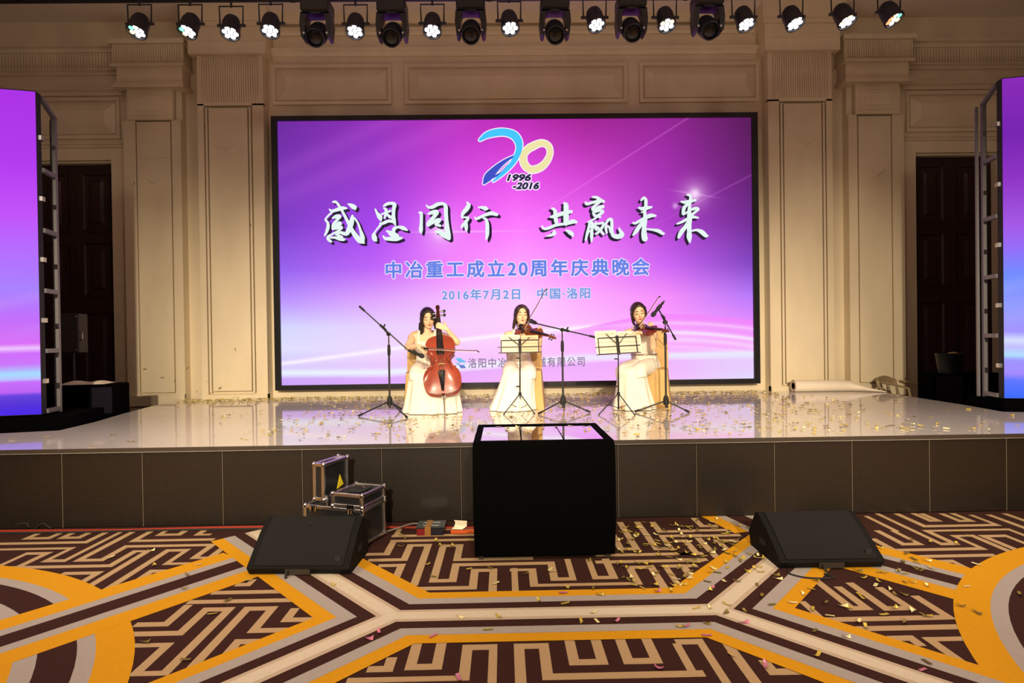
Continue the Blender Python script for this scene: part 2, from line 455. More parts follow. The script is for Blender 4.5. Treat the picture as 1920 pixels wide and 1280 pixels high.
for a, b in ((-3.66, -1.88), (-1.68, 1.67), (1.86, 3.67)):
    panel('frieze_panel', XC + a, XC + b, 5.02, 5.62, 8.88)
for s in (-1, 1):
    def X(a, b):
        return tuple(sorted((XC + s * a, XC + s * b)))
    # inner pilaster
    pi_ = MB()
    pi_.box(*X(3.73, 4.69), 8.76, 9.0, 0, 5.70)
    pi_.box(*X(3.73, 3.895), 8.69, 8.76, STAGE_Z, 4.98)
    pi_.box(*X(4.60, 4.69), 8.69, 8.76, STAGE_Z, 4.98)
    pi_.box(*X(3.915, 3.945), 8.69, 8.76, STAGE_Z + 0.10, 4.93)
    pi_.box(*X(4.55, 4.58), 8.69, 8.76, STAGE_Z + 0.10, 4.93)
    pi_.box(*X(3.73, 4.69), 8.69, 8.76, 4.955, 5.0)
    pi_.box(*X(3.965, 4.53), 8.69, 8.76, STAGE_Z + 0.12, 4.915)
    pi_.box(*X(3.73, 4.69), 8.66, 8.76, STAGE_Z, STAGE_Z + 0.07)
    pi_.box(*X(3.73, 3.80), 8.69, 8.76, 5.0, 5.68)
    pi_.box(*X(4.62, 4.69), 8.69, 8.76, 5.0, 5.68)
    pi_.box(*X(3.80, 4.62), 8.702, 8.76, 5.0, 5.68)
    for k in range(24):
        pi_.box(*X(3.813 + k * 0.0335, 3.836 + k * 0.0335), 8.69, 8.76, 5.0, 5.66)
    pi_.box(*X(3.66, 4.78), 8.62, 9.0, 5.68, 6.08)
    pi_.box(*X(3.68, 4.76), 8.605, 8.62, 5.86, 5.90)
    pi_.box(*X(3.62, 4.82), 8.57, 9.0, 6.06, 6.12)
    pi_.box(*X(3.60, 4.84), 8.54, 9.0, 6.12, 6.4)
    c = XC + s * 4.245
    pi_.tube([(c - 0.24, 8.70, 4.40), (c, 8.69, 4.29), (c + 0.24, 8.70, 4.40)], 0.016, 6)
    pi_.build('pilaster', M['stone'], wall)
    # outer pilaster
    po = MB()
    po.box(*X(5.02, 5.87), 8.89, 9.0, 0, 5.3)
    po.box(*X(5.02, 5.155), 8.84, 8.89, STAGE_Z, 4.8)
    po.box(*X(5.69, 5.87), 8.84, 8.89, STAGE_Z, 4.8)
    po.box(*X(5.175, 5.67), 8.84, 8.89, STAGE_Z + 0.1, 4.78)
    po.box(*X(5.02, 5.87), 8.82, 8.86, STAGE_Z - 0.1, STAGE_Z + 0.07)
    po.box(*X(5.11, 5.78), 8.80, 8.86, 4.80, 5.27)
    po.box(*X(5.17, 5.72), 8.785, 8.80, 4.86, 5.2)
    po.box(*X(5.25, 5.64), 8.77, 8.785, 4.92, 5.14)
    po.box(*X(4.94, 5.90), 8.76, 9.0, 5.30, 5.57)
    po.box(*X(4.91, 5.94), 8.72, 9.0, 5.25, 5.31)
    po.box(*X(4.91, 5.95), 8.74, 9.0, 5.57, 5.90)
    po.box(*X(4.90, 5.97), 8.71, 9.0, 5.55, 5.59)
    po.box(*X(4.88, 5.99), 8.70, 9.0, 5.88, 5.95)
    for k in range(30):
        po.box(*X(4.93 + k * 0.034, 4.945 + k * 0.034), 8.722, 8.74, 5.62, 5.86)
    c = XC + s * 5.42
    po.tube([(c - 0.2, 8.842, 4.24), (c + 0.2, 8.842, 4.24)], 0.012, 6)
    po.tube([(c - 0.17, 8.845, 3.97), (c, 8.835, 3.86), (c + 0.17, 8.845, 3.97)], 0.016, 6)
    po.build('pilaster', M['stone'], wall)
    # side bay entablature, panel over the door, door casing
    en = MB()
    for z, h, d in ((5.95, 0.07, 0.08), (5.60, 0.06, 0.07), (5.30, 0.07, 0.08), (4.50, 0.05, 0.04)):
        moulding(en, *X(5.87, 10.5), z, 9.0, h, d)
    for k in range(90):
        en.box(*X(6.0 + k * 0.045, 6.028 + k * 0.045), 8.985, 9.0, 5.64, 5.88)
    en.box(*X(5.90, 6.12), 8.94, 9.0, 0, 4.42)
    en.box(*X(6.12, 7.5), 8.94, 9.0, 4.25, 4.42)
    en.build('entablature', M['stone'], wall)
    panel('frieze_panel', *X(6.0, 8.1), 4.58, 5.2, 9.0)
    # double door, dark red panelled wood
    d = struct(bpy.data.objects.new('door_1' if s < 0 else 'door_2', None))
    col.objects.link(d)
    for leaf in range(2):
        a = 6.135 + leaf * 0.645
        lf = MB()
        lf.box(*X(a, a + 0.64), 9.10, 9.16, 0.0, 4.22)
        o = lf.build('door_leaf', M['doorwood'], d)
        for z0, z1 in ((0.72, 1.98), (2.2, 3.05), (3.2, 4.1)):
            pp = MB()
            x0, x1 = X(a + 0.10, a + 0.54)
            pp.loft([[(x0 + k, yy, z0 + k), (x1 - k, yy, z0 + k), (x1 - k, yy, z1 - k), (x0 + k, yy, z1 - k)] for k, yy in ((0, 9.10), (0.0, 9.075), (0.03, 9.075), (0.05, 9.095), (0.11, 9.095), (0.15, 9.075))])
            pp.build('door_panel', M['doorwood'], o)
ce = MB()
ce.box(-11, 11.5, -9, 9.3, 6.35, 6.5)
struct(ce.build('ceiling', M['ceil']))
for nm, x0, x1 in (('wall_left', -11.2, -11), ('wall_right', 11.5, 11.7)):
    w_ = MB()
    w_.box(x0, x1, -9, 9.3, 0, 6.5)
    struct(w_.build(nm, M['sidewall']))
w_ = MB()
w_.box(-11, 11.5, -9.2, -9, 0, 6.5)
struct(w_.build('wall_rear', M['sidewall']))

# ------------------------------------------------------------------ stage
stage = thing('stage', 'wide low stage with glossy white deck and dark perforated front panels', 'stage', (XC, 4.8, 0))
SINV = Matrix.Translation((-XC, -4.8, 0))
outline = [(-7.6, 4.78), (8.1, 4.78), (8.1, 5.2), (5.25, 6.10), (5.33, 6.75), (5.36, 7.7), (5.45, 8.86), (-4.85, 8.86), (-4.60, 7.2), (-4.43, 6.4), (-4.375, 5.82), (-7.6, 4.9)]
dk = MB()
dk.prism(outline, STAGE_Z - 0.035, STAGE_Z, 'z', SINV)
dk.build('deck', M['deck'], stage)
sk = MB()
sk.prism([(x * 0.995, y + (0.05 if y < 5 else -0.03)) for x, y in outline], 0.0, STAGE_Z - 0.036, 'z', SINV)
sk.build('understructure', M['black'], stage)
et = MB()
et.box(-7.6, 8.1, 4.772, 4.782, STAGE_Z - 0.03, STAGE_Z + 0.002, SINV)
et.build('edge_trim', M['decktrim'], stage)


def mesh_panel_mat():
    m = mat('perforated_led_module', lin((78, 62, 50)), 0.35, spec=0.5)
    nt = m.node_tree
    b = nt.nodes['Principled BSDF']
    tc = nt.nodes.new('ShaderNodeTexCoord')
    mp = nt.nodes.new('ShaderNodeMapping')
    mp.inputs['Scale'].default_value = (62, 62, 62)
    nt.links.new(tc.outputs['Object'], mp.inputs['Vector'])
    fr = nt.nodes.new('ShaderNodeVectorMath')
    fr.operation = 'FRACTION'
    nt.links.new(mp.outputs[0], fr.inputs[0])
    sb = nt.nodes.new('ShaderNodeVectorMath')
    sb.operation = 'SUBTRACT'
    sb.inputs[1].default_value = (0.5, 0.5, 0.5)
    nt.links.new(fr.outputs[0], sb.inputs[0])
    ml = nt.nodes.new('ShaderNodeVectorMath')
    ml.operation = 'MULTIPLY'
    ml.inputs[1].default_value = (1, 0, 1)
    nt.links.new(sb.outputs[0], ml.inputs[0])
    ln = nt.nodes.new('ShaderNodeVectorMath')
    ln.operation = 'LENGTH'
    nt.links.new(ml.outputs[0], ln.inputs[0])
    r = nt.nodes.new('ShaderNodeValToRGB')
    r.color_ramp.elements[0].position = 0.28
    r.color_ramp.elements[1].position = 0.36
    r.color_ramp.elements[0].color = (*lin((13, 10, 8)), 1)
    r.color_ramp.elements[1].color = (*lin((36, 29, 24)), 1)
    nt.links.new(ln.outputs['Value'], r.inputs[0])
    nt.links.new(r.outputs[0], b.inputs['Base Color'])
    return m


M['module'] = mesh_panel_mat()
M['seam'] = mat('panel_seam_edge', lin((104, 92, 80)), 0.5)
pm = MB().cbox(-0.3205, 0.3205, -0.008, 0.02, 0.0, 0.60, 0.004)
pmesh = pm.mesh('front_panel')
pmesh.materials.append(M['module'])
k = 0
x = -3.59 - 0.6455 * 5 + 0.3228
while x < 7.9:
    o = bpy.data.objects.new('front_panel', pmesh)
    col.objects.link(o)
    o.parent = stage
    o.location = (x - XC, 0.005, 0.004)
    sm_ = MB().box(-0.002, 0.002, -0.0095, 0.0, 0.0, 0.60).build('panel_seam', M['seam'], stage)
    sm_.location = (x + 0.32275 - XC, 0.005, 0.004)
    x += 0.6455

# ------------------------------------------------------------------ screens


def screen_material(name):
    m = bpy.data.materials.new(name)
    m.use_nodes = True
    nt = m.node_tree
    nt.nodes.remove(nt.nodes['Principled BSDF'])
    a = nt.nodes.new('ShaderNodeAttribute')
    a.attribute_name = 'picture'
    e = nt.nodes.new('ShaderNodeEmission')
    e.inputs[1].default_value = SCREEN_E
    nt.links.new(a.outputs['Color'], e.inputs[0])
    nt.links.new(e.outputs[0], nt.nodes['Material Output'].inputs[0])
    return m


def s2l(a):
    a = np.clip(a, 0, 255) / 255
    return np.where(a <= 0.04045, a / 12.92, ((a + 0.055) / 1.055) ** 2.4)


def display(name, x0, x1, z0, z1, y, nx, nz, fn, parent):
    """emissive LED face; fn(u, v from top) -> sRGB picture"""
    xs, zs = np.linspace(x0, x1, nx + 1), np.linspace(z0, z1, nz + 1)
    gx, gz = np.meshgrid(xs, zs)
    co = np.stack([gx.ravel(), np.full(gx.size, y), gz.ravel()], 1)
    idx = np.arange((nx + 1) * (nz + 1)).reshape(nz + 1, nx + 1)
    q = np.stack([idx[:-1, :-1], idx[:-1, 1:], idx[1:, 1:], idx[1:, :-1]], -1).reshape(-1, 4)
    me = bpy.data.meshes.new(name)
    me.from_pydata(co.tolist(), [], q.tolist())
    u, v = (gx - x0) / (x1 - x0), (z1 - gz) / (z1 - z0)
    rgb = s2l(fn(u.ravel(), v.ravel()))
    at_ = me.color_attributes.new('picture', 'FLOAT_COLOR', 'POINT')
    at_.data.foreach_set('color', np.concatenate([rgb, np.ones((len(rgb), 1))], 1).ravel().astype(np.float32))
    me.materials.append(screen_material(name + '_light'))
    o = bpy.data.objects.new(name, me)
    col.objects.link(o)
    o.parent = parent
    return o


GX = np.array([524, 700, 860, 970, 1100, 1250, 1411.0])
GY = np.array([227, 330, 420, 500, 560, 610, 650, 717.0])
GRID = np.array([
    [(110, 45, 160), (145, 50, 185), (185, 50, 190), (195, 45, 185), (165, 40, 150), (150, 40, 150), (90, 30, 88)],
    [(122, 55, 182), (152, 60, 205), (215, 75, 228), (235, 82, 235), (210, 68, 210), (165, 50, 178), (100, 35, 112)],
    [(128, 65, 200), (168, 72, 238), (240, 108, 250), (255, 122, 255), (238, 108, 248), (178, 66, 205), (112, 46, 145)],
    [(150, 100, 238), (192, 102, 250), (250, 138, 255), (255, 165, 255), (252, 140, 255), (205, 102, 245), (132, 72, 195)],
    [(188, 150, 255), (225, 165, 255), (250, 190, 255), (255, 205, 255), (255, 172, 255), (246, 142, 252), (182, 122, 248)],
    [(214, 216, 255), (235, 210, 255), (250, 208, 252), (255, 208, 255), (255, 190, 255), (252, 160, 255), (225, 140, 255)],
    [(224, 224, 255), (240, 216, 255), (250, 202, 255), (255, 200, 255), (255, 195, 255), (252, 165, 255), (250, 150, 252)],
    [(196, 168, 250), (228, 182, 255), (245, 180, 255), (250, 190, 255), (250, 185, 255), (250, 190, 255), (226, 222, 255)]], float)


def bilerp(px, py):
    i = np.clip(np.searchsorted(GX, px) - 1, 0, len(GX) - 2)
    j = np.clip(np.searchsorted(GY, py) - 1, 0, len(GY) - 2)
    fx = np.clip((px - GX[i]) / (GX[i + 1] - GX[i]), 0, 1)[:, None]
    fy = np.clip((py - GY[j]) / (GY[j + 1] - GY[j]), 0, 1)[:, None]
    return (GRID[j, i] * (1 - fx) + GRID[j, i + 1] * fx) * (1 - fy) + (GRID[j + 1, i] * (1 - fx) + GRID[j + 1, i + 1] * fx) * fy


def picture_main(u, v):
    px, py = 524 + u * 887, 227 + v * 490
    c = bilerp(px, py)

    def mixto(c, w, colr):
        w = np.clip(w, 0, 1)[:, None]
        return c * (1 - w) + np.array(colr, float) * w

    def edge(d, soft):  # 1 below the curve (d>0), feathering away
        return np.where(d >= 0, np.exp(-d / soft), 0)
    t = (px - 524) / 887
    # ribbons sweeping across the lower part of the picture
    y1 = 676 - 70 * t ** 1.3 - 22 * np.sin(t * 3.0) * (t > 0) + 20 * np.clip(t - 0.75, 0, 1) ** 2 * 16
    c = mixto(c, 0.75 * np.exp(-((py - y1) / 4.0) ** 2) + 0.25 * edge(py - y1, 22), (255, 245, 255))
    y2 = 694 + 8 * t - 62 * np.clip(t - 0.22, 0, 1) ** 1.0 + 48 * np.clip(t - 0.62, 0, 1) ** 1.1
    c = mixto(c, 0.85 * np.exp(-((py - y2) / 7.0) ** 2), (238, 250, 255))
    c = mixto(c, 0.45 * edge(py - y2 - 9, 26) * (1 - 0.4 * t), (214, 150, 248))
    y0 = 594 + 14 * ((px - 1230) / 180) ** 2 + np.where(px < 1230, (1230 - px) * 0.11, 0)
    c = mixto(c, 0.8 * edge(py - y0, 30) * np.clip((px - 1010) / 120, 0, 1), (246, 134, 252))
    for off, w, st in ((31, 4.5, 0.8), (44, 6.0, 0.55), (58, 5, 0.35)):
        c = mixto(c, st * np.exp(-((py - y0 - off - 4 * t) / w) ** 2) * np.clip((px - 1150) / 120, 0, 1), (250, 240, 255))
    y3 = 667 + 26 * np.clip((1290 - px) / 120, 0, 2) ** 2
    c = mixto(c, 0.8 * edge(py - y3, 40) * np.clip((px - 1180) / 180, 0, 1), (232, 232, 255))
    # fine diagonal light rays
    for x0, y0_, sl, w, st in ((1290, 228, -0.62, 1.6, 0.30), (860, 228, -0.42, 22, 0.10), (730, 228, -0.45, 18, 0.10), (1400, 340, -0.5, 1.6, 0.22)):
        d = (py - y0_) - sl * (px - x0)
        c = mixto(c, st * np.exp(-(d / w) ** 2) * np.clip((470 - py) / 120, 0, 1), (255, 150, 255))
    # sparkle flares
    for fx, fy, r, st in ((1303, 369, 9, 1.0), (1303, 369, 26, 0.45), (1266, 391, 5, 0.6), (824, 435, 14, 0.8), (824, 435, 40, 0.3)):
        c = mixto(c, st * np.exp(-((px - fx) ** 2 + (py - fy) ** 2) / r ** 2), (255, 225, 255))
    c = mixto(c, 0.5 * np.exp(-((py - 435) / 1.6) ** 2) * np.exp(-((px - 860) / 90) ** 2), (255, 230, 255))
    c = mixto(c, 0.5 * np.exp(-((py - 369 - 0.17 * (px - 1303)) / 1.6) ** 2) * np.exp(-((px - 1303) / 34) ** 2), (255, 190, 255))
    return c


main = thing('led_wall', 'large central LED wall showing a purple anniversary banner, in a black frame', 'screen', (XC - 0.02, 8.72, STAGE_Z))
MI = Matrix.Translation((-(XC - 0.02), -8.72, -STAGE_Z))
SY = 8.72
bl, tr = (at(524, 722, SY) + at(525, 718, SY)) / 2, at(1409, 220, SY)
SX0, SX1, SZ0, SZ1 = -3.285, 3.735, 0.835, 4.725
dm = display('display', SX0 - XC + 0.02, SX1 - XC + 0.02, SZ0 - STAGE_Z, SZ1 - STAGE_Z, 0.0, 600, 340, picture_main, main)
fr = MB()
for a, b, c, d in ((SX0 - 0.09, SX1 + 0.09, SZ1, SZ1 + 0.07), (SX0 - 0.09, SX1 + 0.09, SZ0 - 0.075, SZ0), (SX0 - 0.09, SX0, SZ0, SZ1), (SX1, SX1 + 0.09, SZ0, SZ1)):
    fr.box(a, b, SY - 0.03, SY + 0.14, c, d, MI)
fr.box(SX0, SX1, SY + 0.01, SY + 0.14, SZ0, SZ1, MI)
fr.build('frame', M['blackgloss'], main)


def brush(strokes, cx, cy, sc, grow=0.0, dx=0.0, dz=0.0, y=-0.004, closed=False):
    """brush strokes given as (x, y, half width) in a crop whose origin is (cx, cy) and scale sc, laid on the display plane"""
    mb = MB()
    for st in strokes:
        P = catmull(st, 4, closed)
        L, Rr = [], []
        n = len(P)
        pts = []
        for p in P:
            q = at(cx + p[0] / sc, cy + p[1] / sc, SY)
            pts.append((q.x, q.z, max(p[2] + grow, 2) / sc * SY / F_PX))
        for i in range(n):
            if closed:
                a, b = pts[i - 1], pts[(i + 1) % n]
            else:
                a, b = pts[max(i - 1, 0)], pts[min(i + 1, n - 1)]
            t = Vector((b[0] - a[0], b[1] - a[1]))
            t = t.normalized() if t.length > 1e-9 else Vector((1, 0))
            nrm = Vector((-t.y, t.x)) * pts[i][2]
            L.append((pts[i][0] + nrm.x, pts[i][1] + nrm.y))
            Rr.append((pts[i][0] - nrm.x, pts[i][1] - nrm.y))
        m = n if closed else n - 1
        for i in range(m):
            j = (i + 1) % n
            mb.add([(p[0] + dx, SY + y, p[1] + dz) for p in (L[i], Rr[i], Rr[j], L[j])], [(0, 1, 2, 3)], MI)
        if not closed:  # round the stroke ends and bends
            for k in (0, n - 1):
                c0, r0 = pts[k], pts[k][2]
                mb.add([(c0[0] + dx + r0 * math.cos(a), SY + y, c0[1] + dz + r0 * math.sin(a)) for a in [2 * math.pi * q / 12 for q in range(12)]], [tuple(range(12))], MI)
    return mb


M['ink'] = emitter('banner_white', lin((232, 248, 244)), SCREEN_E)
M['inkshadow'] = emitter('banner_shadow', lin((48, 34, 58)), SCREEN_E)
G1, G2, G3, G4 = (600, 360), (770, 360), (1000, 360), (1160, 360)
CHARS = [
 (G1, 1, [[(260,200,12),(310,195,20),(360,240,20),(400,300,22)],[(190,345,8),(240,380,22),(340,355,30),(440,325,35),(530,325,15)],[(565,240,8),(620,265,32),(690,310,45),(700,340,20)],[(270,385,15),(180,460,14),(110,550,14),(150,600,20),(165,680,28),(140,780,25),(95,870,10)],[(250,520,10),(330,490,35),(400,490,30),(350,550,22),(270,650,25),(260,720,20)],[(300,700,20),(390,630,40),(420,640,20)],[(260,730,25),(340,720,25),(430,700,20),(420,740,15),(250,840,15),(165,890,18),(165,940,25),(220,990,20)],[(330,850,20),(400,810,25),(480,830,30),(540,830,35),(580,750,45),(620,650,45),(640,560,40),(650,480,20)],[(440,370,20),(500,480,22),(570,620,28),(640,760,35),(720,880,45),(800,970,50),(880,1015,15)],[(860,990,25),(850,900,40),(810,760,20),(760,620,15),(690,520,15)],[(210,910,15),(300,910,20),(390,930,35),(470,950,25),(500,945,10)],[(370,870,18),(430,905,30)]]),
 (G1, 1, [[(1105,340,8),(1150,430,25),(1200,500,45),(1220,575,10)],[(1275,280,12),(1340,240,25),(1420,225,25),(1490,250,35),(1475,350,30),(1470,480,30),(1480,580,35),(1510,660,10)],[(1275,320,8),(1320,350,25),(1320,430,22),(1290,520,15)],[(1240,440,12),(1330,410,18),(1410,375,15)],[(1330,430,15),(1390,490,25),(1440,510,20)],[(1200,630,12),(1260,625,25),(1370,580,25),(1450,590,25)],[(1230,640,20),(1160,720,14),(1100,800,12),(1080,870,40),(1100,940,45),(1120,970,20)],[(1265,880,10),(1310,930,25),(1400,935,35),(1530,930,45),(1630,920,20)],[(1540,880,40),(1450,830,40),(1340,780,15)],[(1470,790,30),(1490,730,30),(1570,700,20),(1660,720,35),(1740,760,15)],[(1400,830,30),(1500,880,50)]]),
 (G2, 1, [[(165,415,10),(210,420,25),(215,520,25),(212,650,27),(205,760,35),(215,820,10)],[(315,265,8),(360,305,20),(440,300,30),(540,245,32),(650,235,25),(700,290,35),(705,420,35),(715,560,35),(730,700,40),(745,840,50),(760,920,40)],[(740,910,35),(660,860,45),(580,800,40),(500,790,12)],[(345,440,8),(430,410,35),(520,400,40),(500,450,35),(430,540,30),(350,620,25),(350,670,20),(430,620,22),(520,565,30),(590,555,22),(550,610,22),(500,640,25),(590,675,20)]]),
 (G2, 1, [[(1125,200,8),(1160,260,35),(1120,340,40),(1050,420,32),(1025,500,15)],[(1030,510,12),(1100,505,14),(1150,520,22),(1110,590,25),(1040,670,25),(1010,715,8)],[(1100,580,22),(1110,650,28),(1110,720,30),(1120,770,12)],[(1355,305,8),(1430,310,25),(1500,330,40),(1540,335,15)],[(1280,505,8),(1320,535,22),(1420,490,22),(1530,445,28),(1620,425,35),(1720,450,28)],[(1460,525,15),(1510,550,22),(1530,640,32),(1535,760,32),(1530,860,30),(1515,945,12)]]),
 (G3, -1, [[(375,325,15),(430,370,30),(440,480,35),(455,580,35),(465,640,20)],[(615,220,15),(650,260,45),(655,380,45),(655,500,50),(655,610,45),(655,660,15)],[(340,500,12),(400,490,30),(520,450,35),(650,410,35),(760,390,25)],[(175,680,12),(220,735,20),(320,715,25),(440,665,25),(560,645,22),(680,630,25),(780,590,40),(860,600,20)],[(410,770,10),(420,820,35),(350,865,20),(270,880,8)],[(655,760,10),(720,800,35),(770,840,35),(790,880,15)]]),
 (G3, -1, [[(1190,100,15),(1270,110,25),(1330,160,35),(1410,190,20)],[(1045,200,12),(1070,240,25),(1180,210,22),(1300,185,25),(1410,190,15)],[(1330,190,25),(1260,250,22),(1190,320,25),(1200,360,22),(1290,310,20),(1400,280,20),(1380,310,15)],[(1400,300,15),(1290,350,18),(1200,400,15),(1220,460,25),(1260,490,20)],[(1240,400,15),(1330,370,20),(1390,390,25),(1340,440,25),(1290,480,25),(1340,500,15)],[(1270,500,15),(1200,550,15),(1090,600,10)],[(1130,590,20),(1110,700,22),(1080,820,25),(1045,960,15)],[(1140,580,18),(1180,640,25),(1170,760,25),(1165,880,28),(1165,985,12)],[(1110,690,15),(1180,680,12)],[(1100,790,15),(1170,780,12)],[(1250,610,15),(1230,700,20),(1260,760,15)],[(1230,640,15),(1320,630,18),(1400,620,18),(1380,700,22),(1300,800,22),(1250,840,15)],[(1270,700,20),(1340,770,25),(1410,845,15)],[(1440,640,15),(1500,560,25),(1560,550,25),(1570,660,25),(1570,780,28),(1600,870,35),(1700,890,45),(1770,850,45),(1740,780,25),(1715,715,8)],[(1450,660,18),(1450,740,22),(1470,820,12)],[(1460,700,15),(1510,690,15),(1540,800,15)]]),
 (G4, -1, [[(450,165,15),(500,115,20),(540,160,28),(540,280,28),(520,400,25),(530,550,35),(510,700,38),(505,830,50),(520,930,55)],[(400,310,10),(460,335,30),(560,320,35),(660,300,12)],[(460,405,12),(530,390,15)],[(290,615,15),(330,625,20),(450,560,25),(560,500,35),(650,470,35),(735,475,15)],[(500,590,30),(420,680,35),(350,780,35),(290,860,15)],[(560,740,10),(680,755,18),(800,780,32),(880,830,25),(910,825,10)]]),
 (G4, -1, [[(1375,55,15),(1430,70,20),(1435,150,25),(1420,250,25),(1410,400,35),(1415,520,45),(1405,650,45),(1410,780,40),(1410,900,48),(1420,1000,15)],[(1250,190,12),(1310,205,25),(1410,190,30),(1540,160,15)],[(1380,240,20),(1310,310,30),(1290,400,28),(1290,450,15),(1370,400,15)],[(1460,350,20),(1540,325,25),(1600,340,15),(1540,390,20),(1460,460,20)],[(1170,635,12),(1260,600,20),(1360,545,25),(1480,500,25),(1590,515,10)],[(1390,600,30),(1330,700,35),(1250,800,40),(1200,900,25),(1190,920,10)],[(1450,780,12),(1560,760,20),(1660,800,40),(1740,870,35),(1780,870,12)]]),
]
for (cx, cy), sd, st in CHARS:
    brush(st, cx, cy, 10.667, 8, 0.035 * sd, -0.032, -0.003).build('lettering_shadow', M['inkshadow'], main, fixnormals=False)
    brush(st, cx, cy, 10.667, 5, y=-0.006).build('brush_character', M['ink'], main, fixnormals=False)

# anniversary emblem
EM = (860, 220)
cyan = [[(320,340,20),(420,270,45),(560,230,55),(700,225,55),(830,270,60),(900,370,55),(905,480,45),(860,600,40),(780,720,35),(640,860,26),(520,960,12)]]
dblue = [[(380,990,18),(440,900,60),(540,790,50),(640,700,35),(740,630,22),(840,580,15),(960,520,12)],[(510,900,18),(640,830,15),(740,720,12)]]
yell = [[(1100,440,52),(1240,385,46),(1345,430,44),(1370,540,40),(1320,660,45),(1220,755,50),(1080,785,50),(985,700,52),(970,570,50),(1030,485,50)]]
white_e = emitter('emblem_white', lin((250, 240, 255)), SCREEN_E)
brush(cyan + dblue, *EM, 8, 14, y=-0.003).build('emblem_outline', white_e, main, fixnormals=False)
brush(yell, *EM, 8, 14, y=-0.0032, closed=True).build('emblem_outline', white_e, main, fixnormals=False)
brush(dblue, *EM, 8, 0, y=-0.0045).build('emblem_numeral', emitter('emblem_blue', lin((66, 84, 200)), SCREEN_E), main, fixnormals=False)
brush(cyan, *EM, 8, 0, y=-0.0055).build('emblem_numeral', emitter('emblem_cyan', lin((72, 200, 255)), SCREEN_E), main, fixnormals=False)
brush(yell, *EM, 8, 0, y=-0.0055, closed=True).build('emblem_numeral', emitter('emblem_yellow', lin((240, 230, 170)), SCREEN_E), main, fixnormals=False)


def lettering(body, px0, px1, pyc, ph, material, y, grow=0.0, copies=1, shear=0.0, spacing=1.0, name='lettering'):
    """typeset line fitted between two pixel columns of the banner, thickened by grow metres"""
    cu = bpy.data.curves.new('lettering', 'FONT')
    cu.body, cu.size, cu.shear, cu.space_character = body, 1.0, shear, spacing
    o = bpy.data.objects.new('lettering', cu)
    col.objects.link(o)
    dg = bpy.context.evaluated_depsgraph_get()
    dg.update()
    me = bpy.data.meshes.new_from_object(o.evaluated_get(dg))
    bpy.data.objects.remove(o)
    co = np.empty(len(me.vertices) * 3)
    me.vertices.foreach_get('co', co)
    co = co.reshape(-1, 3)
    faces = [tuple(p.vertices) for p in me.polygons]
    a, b = at(px0, pyc, SY), at(px1, pyc, SY)
    cz = at((px0 + px1) / 2, pyc, SY).z
    x0, x1, z0, z1 = co[:, 0].min(), co[:, 0].max(), co[:, 1].min(), co[:, 1].max()
    X_ = a.x + (co[:, 0] - x0) * (b.x - a.x) / (x1 - x0) - (XC - 0.02)
    Z_ = cz + (co[:, 1] - (z0 + z1) / 2) * (ph * SY / F_PX) / (z1 - z0) - STAGE_Z
    mb = MB()
    for k in range(copies):
        t = 2 * math.pi * k / copies
        g = grow if copies > 1 else 0.0
        mb.add(list(zip(X_ + g * math.cos(t), np.full(len(X_), y - 0.0001 * k), Z_ + g * math.sin(t))), faces)
    return mb.build(name, material, main, fixnormals=False)


def outlined(body, px0, px1, pyc, ph, c_in, c_out, g_in, g_out, **kw):
    lettering(body, px0, px1, pyc, ph, c_in, -0.006, g_in, 6, **kw)
    lettering(body, px0, px1, pyc, ph, c_out, -0.003, g_out, 12, name='lettering_outline', **kw)


pale = emitter('banner_pale', lin((250, 226, 255)), SCREEN_E)
outlined('中冶重工成立20周年庆典晚会', 724, 1217, 503, 31, emitter('banner_blue', lin((104, 134, 232)), SCREEN_E), pale, 0.008, 0.020, spacing=1.24)
outlined('2016年7月2日   中国·洛阳', 829, 1106, 551, 20, emitter('banner_soft_blue', lin((122, 160, 228)), SCREEN_E), pale, 0.005, 0.013, spacing=1.2)
lettering('洛阳中冶重工机械有限公司', 878, 1096, 679, 18, emitter('banner_grey', lin((158, 132, 168)), SCREEN_E), -0.004, 0.003, 4, spacing=1.22)
ink2 = emitter('emblem_ink', lin((52, 40, 78)), SCREEN_E)
outlined('1996', 951, 995, 333, 11.5, ink2, white_e, 0.008, 0.022, shear=0.25)
outlined('-2016', 962, 1010, 348.5, 11.5, ink2, white_e, 0.008, 0.022, shear=0.25)
for (x0, y0, x1, y1, c) in ((853, 671, 868, 675, (120, 200, 240)), (857, 675, 874, 679, (110, 190, 240)), (854, 680, 864, 684, (150, 190, 230)), (860, 684, 874, 690, (110, 130, 210)), (868, 680, 874, 683, (190, 230, 240))):
    a, b = at(x0, y0, SY), at(x1, y1, SY)
    mb = MB()
    mb.add([(a.x, SY - 0.004, a.z), (b.x - 0.03, SY - 0.004, a.z), (b.x, SY - 0.004, b.z), (a.x + 0.03, SY - 0.004, b.z)], [(0, 1, 2, 3)], MI)
    mb.build('company_mark', emitter('mark', lin(c), SCREEN_E), main, fixnormals=False)


def side_picture(stops):
    ys = np.array([s[0] for s in stops], float)
    cs = np.array([s[1] for s in stops], float)

    def fn(u, v):
        w = v + 0.012 * np.sin(u * 5 + v * 3) * np.clip(v - 0.4, 0, 1) + 0.10 * (1 - u) * np.clip(0.9 - v, 0, 1) * np.clip(v - 0.3, 0, 1)
        py = ys[0] + w * (ys[-1] - ys[0])
        c = np.stack([np.interp(py, ys, cs[:, k]) for k in range(3)], 1)
        st = 0.12 * np.clip(np.sin((v * 60 + u * 14)), 0, 1) * np.clip((v - 0.55) * 6, 0, 1) * np.clip((0.8 - v) * 6, 0, 1)
        return c * (1 - st[:, None]) + 255 * st[:, None]
    return fn


